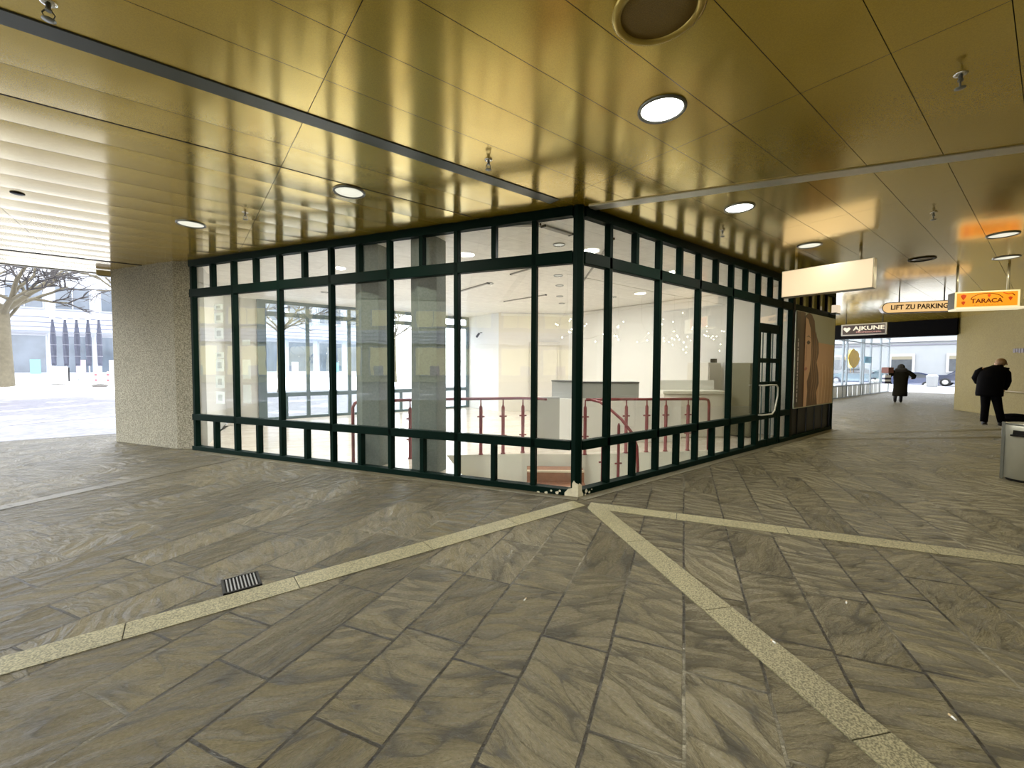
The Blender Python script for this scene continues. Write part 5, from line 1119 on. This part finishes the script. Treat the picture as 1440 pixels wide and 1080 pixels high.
for x, y in ((-0.15, -0.02), (0.03, 0.06)):
    m = MB(); m.tube([(0, -0.04, 0.34), (0, -0.04, 0.20), (0, -0.03, 0.06)], [0.06, 0.055, 0.052], 12); m.ell((0, 0.03, 0.045), (0.045, 0.125, 0.045), 12, 8); o = m.build('boot', DARK, wo); o.location = (x, y, 0)
q = cf(16.27 - 0.46, 17.66 + 0.02)
bx = tag(empty('carton', (q.x, q.y, 1.24), YAW), 'reddish brown carton carried on the arm of the walking person', 'box')
MB().box((0, 0.10, 0.11), (0.22, 0.34, 0.24)).build('body', mat('red_brown_card', (0.13, 0.045, 0.03), 0.8), bx, 0.01); MB().box((0, 0.10, 0.235), (0.05, 0.342, 0.006)).build('tape', mat('brown_tape', (0.22, 0.12, 0.06), 0.4), bx)
q = cf(16.27 - 0.47, 17.66 + 0.06)
sbg = tag(empty('striped_bag', (q.x, q.y, 0.78), YAW), 'white and navy striped bag held by the walking person', 'bag')
MB().box((0, 0.08, 0.18), (0.26, 0.14, 0.36)).build('body', mat('white_plastic', (0.8, 0.8, 0.82), 0.5), sbg, 0.02)
m = MB()
for z in (0.04, 0.20): m.box((0, 0.08, z + 0.02), (0.264, 0.144, 0.08))
m.build('stripe', mat('navy_print', (0.02, 0.02, 0.06), 0.5), sbg); MB().tube([(-0.08, 0.08, 0.36), (-0.05, 0.10, 0.44), (0.05, 0.10, 0.44), (0.08, 0.08, 0.36)], 0.008, 6).build('handle', mat('white_plastic', (0.8, 0.8, 0.82), 0.5), sbg)

# ================================================================ LIGHT AND CAMERA
w = bpy.data.worlds.new('overcast_sky'); SC.world = w; w.use_nodes = True
nt = w.node_tree; bgd = nt.nodes['Background']
tc = nd(nt, 'ShaderNodeTexCoord'); sp_ = nd(nt, 'ShaderNodeSeparateXYZ'); nt.links.new(tc.outputs['Generated'], sp_.inputs[0])
mr = nd(nt, 'ShaderNodeMapRange'); mr.inputs[1].default_value = -0.1; mr.inputs[2].default_value = 0.7; nt.links.new(sp_.outputs['Z'], mr.inputs[0])
mx_ = nd(nt, 'ShaderNodeMix', data_type='RGBA'); mx_.inputs[6].default_value = (0.97, 0.97, 1.0, 1); mx_.inputs[7].default_value = (0.86, 0.92, 1.0, 1)
nt.links.new(mr.outputs[0], mx_.inputs[0]); nt.links.new(mx_.outputs[2], bgd.inputs[0]); bgd.inputs[1].default_value = 3.8
cam = bpy.data.cameras.new('camera'); co = bpy.data.objects.new('camera', cam); COL.objects.link(co)
f = 593.426; cam.sensor_width = 36; cam.lens = f / 1440 * 36; cam.clip_start = 0.05; cam.clip_end = 300
pit, rol = -0.0412198, 0.0045729
fw = Vector((-math.sin(YAW), math.cos(YAW), 0)); rt = Vector((math.cos(YAW), math.sin(YAW), 0)); upv = Vector((0, 0, 1))
F_ = fw * math.cos(pit) + upv * math.sin(pit); U_ = -fw * math.sin(pit) + upv * math.cos(pit)
right = rt * math.cos(rol) + U_ * math.sin(rol); up_ = -rt * math.sin(rol) + U_ * math.cos(rol)
M = Matrix((right, up_, -F_)).transposed().to_4x4(); M.translation = CAM; co.matrix_world = M
SC.camera = co
SC.view_settings.view_transform = 'Standard'; SC.view_settings.look = 'None'; SC.view_settings.gamma = 1.0; SC.view_settings.use_curve_mapping = False
SC.view_settings.exposure = 1.05
SC.cycles.transparent_max_bounces = 32; SC.cycles.max_bounces = 10; SC.cycles.diffuse_bounces = 5; SC.cycles.glossy_bounces = 5
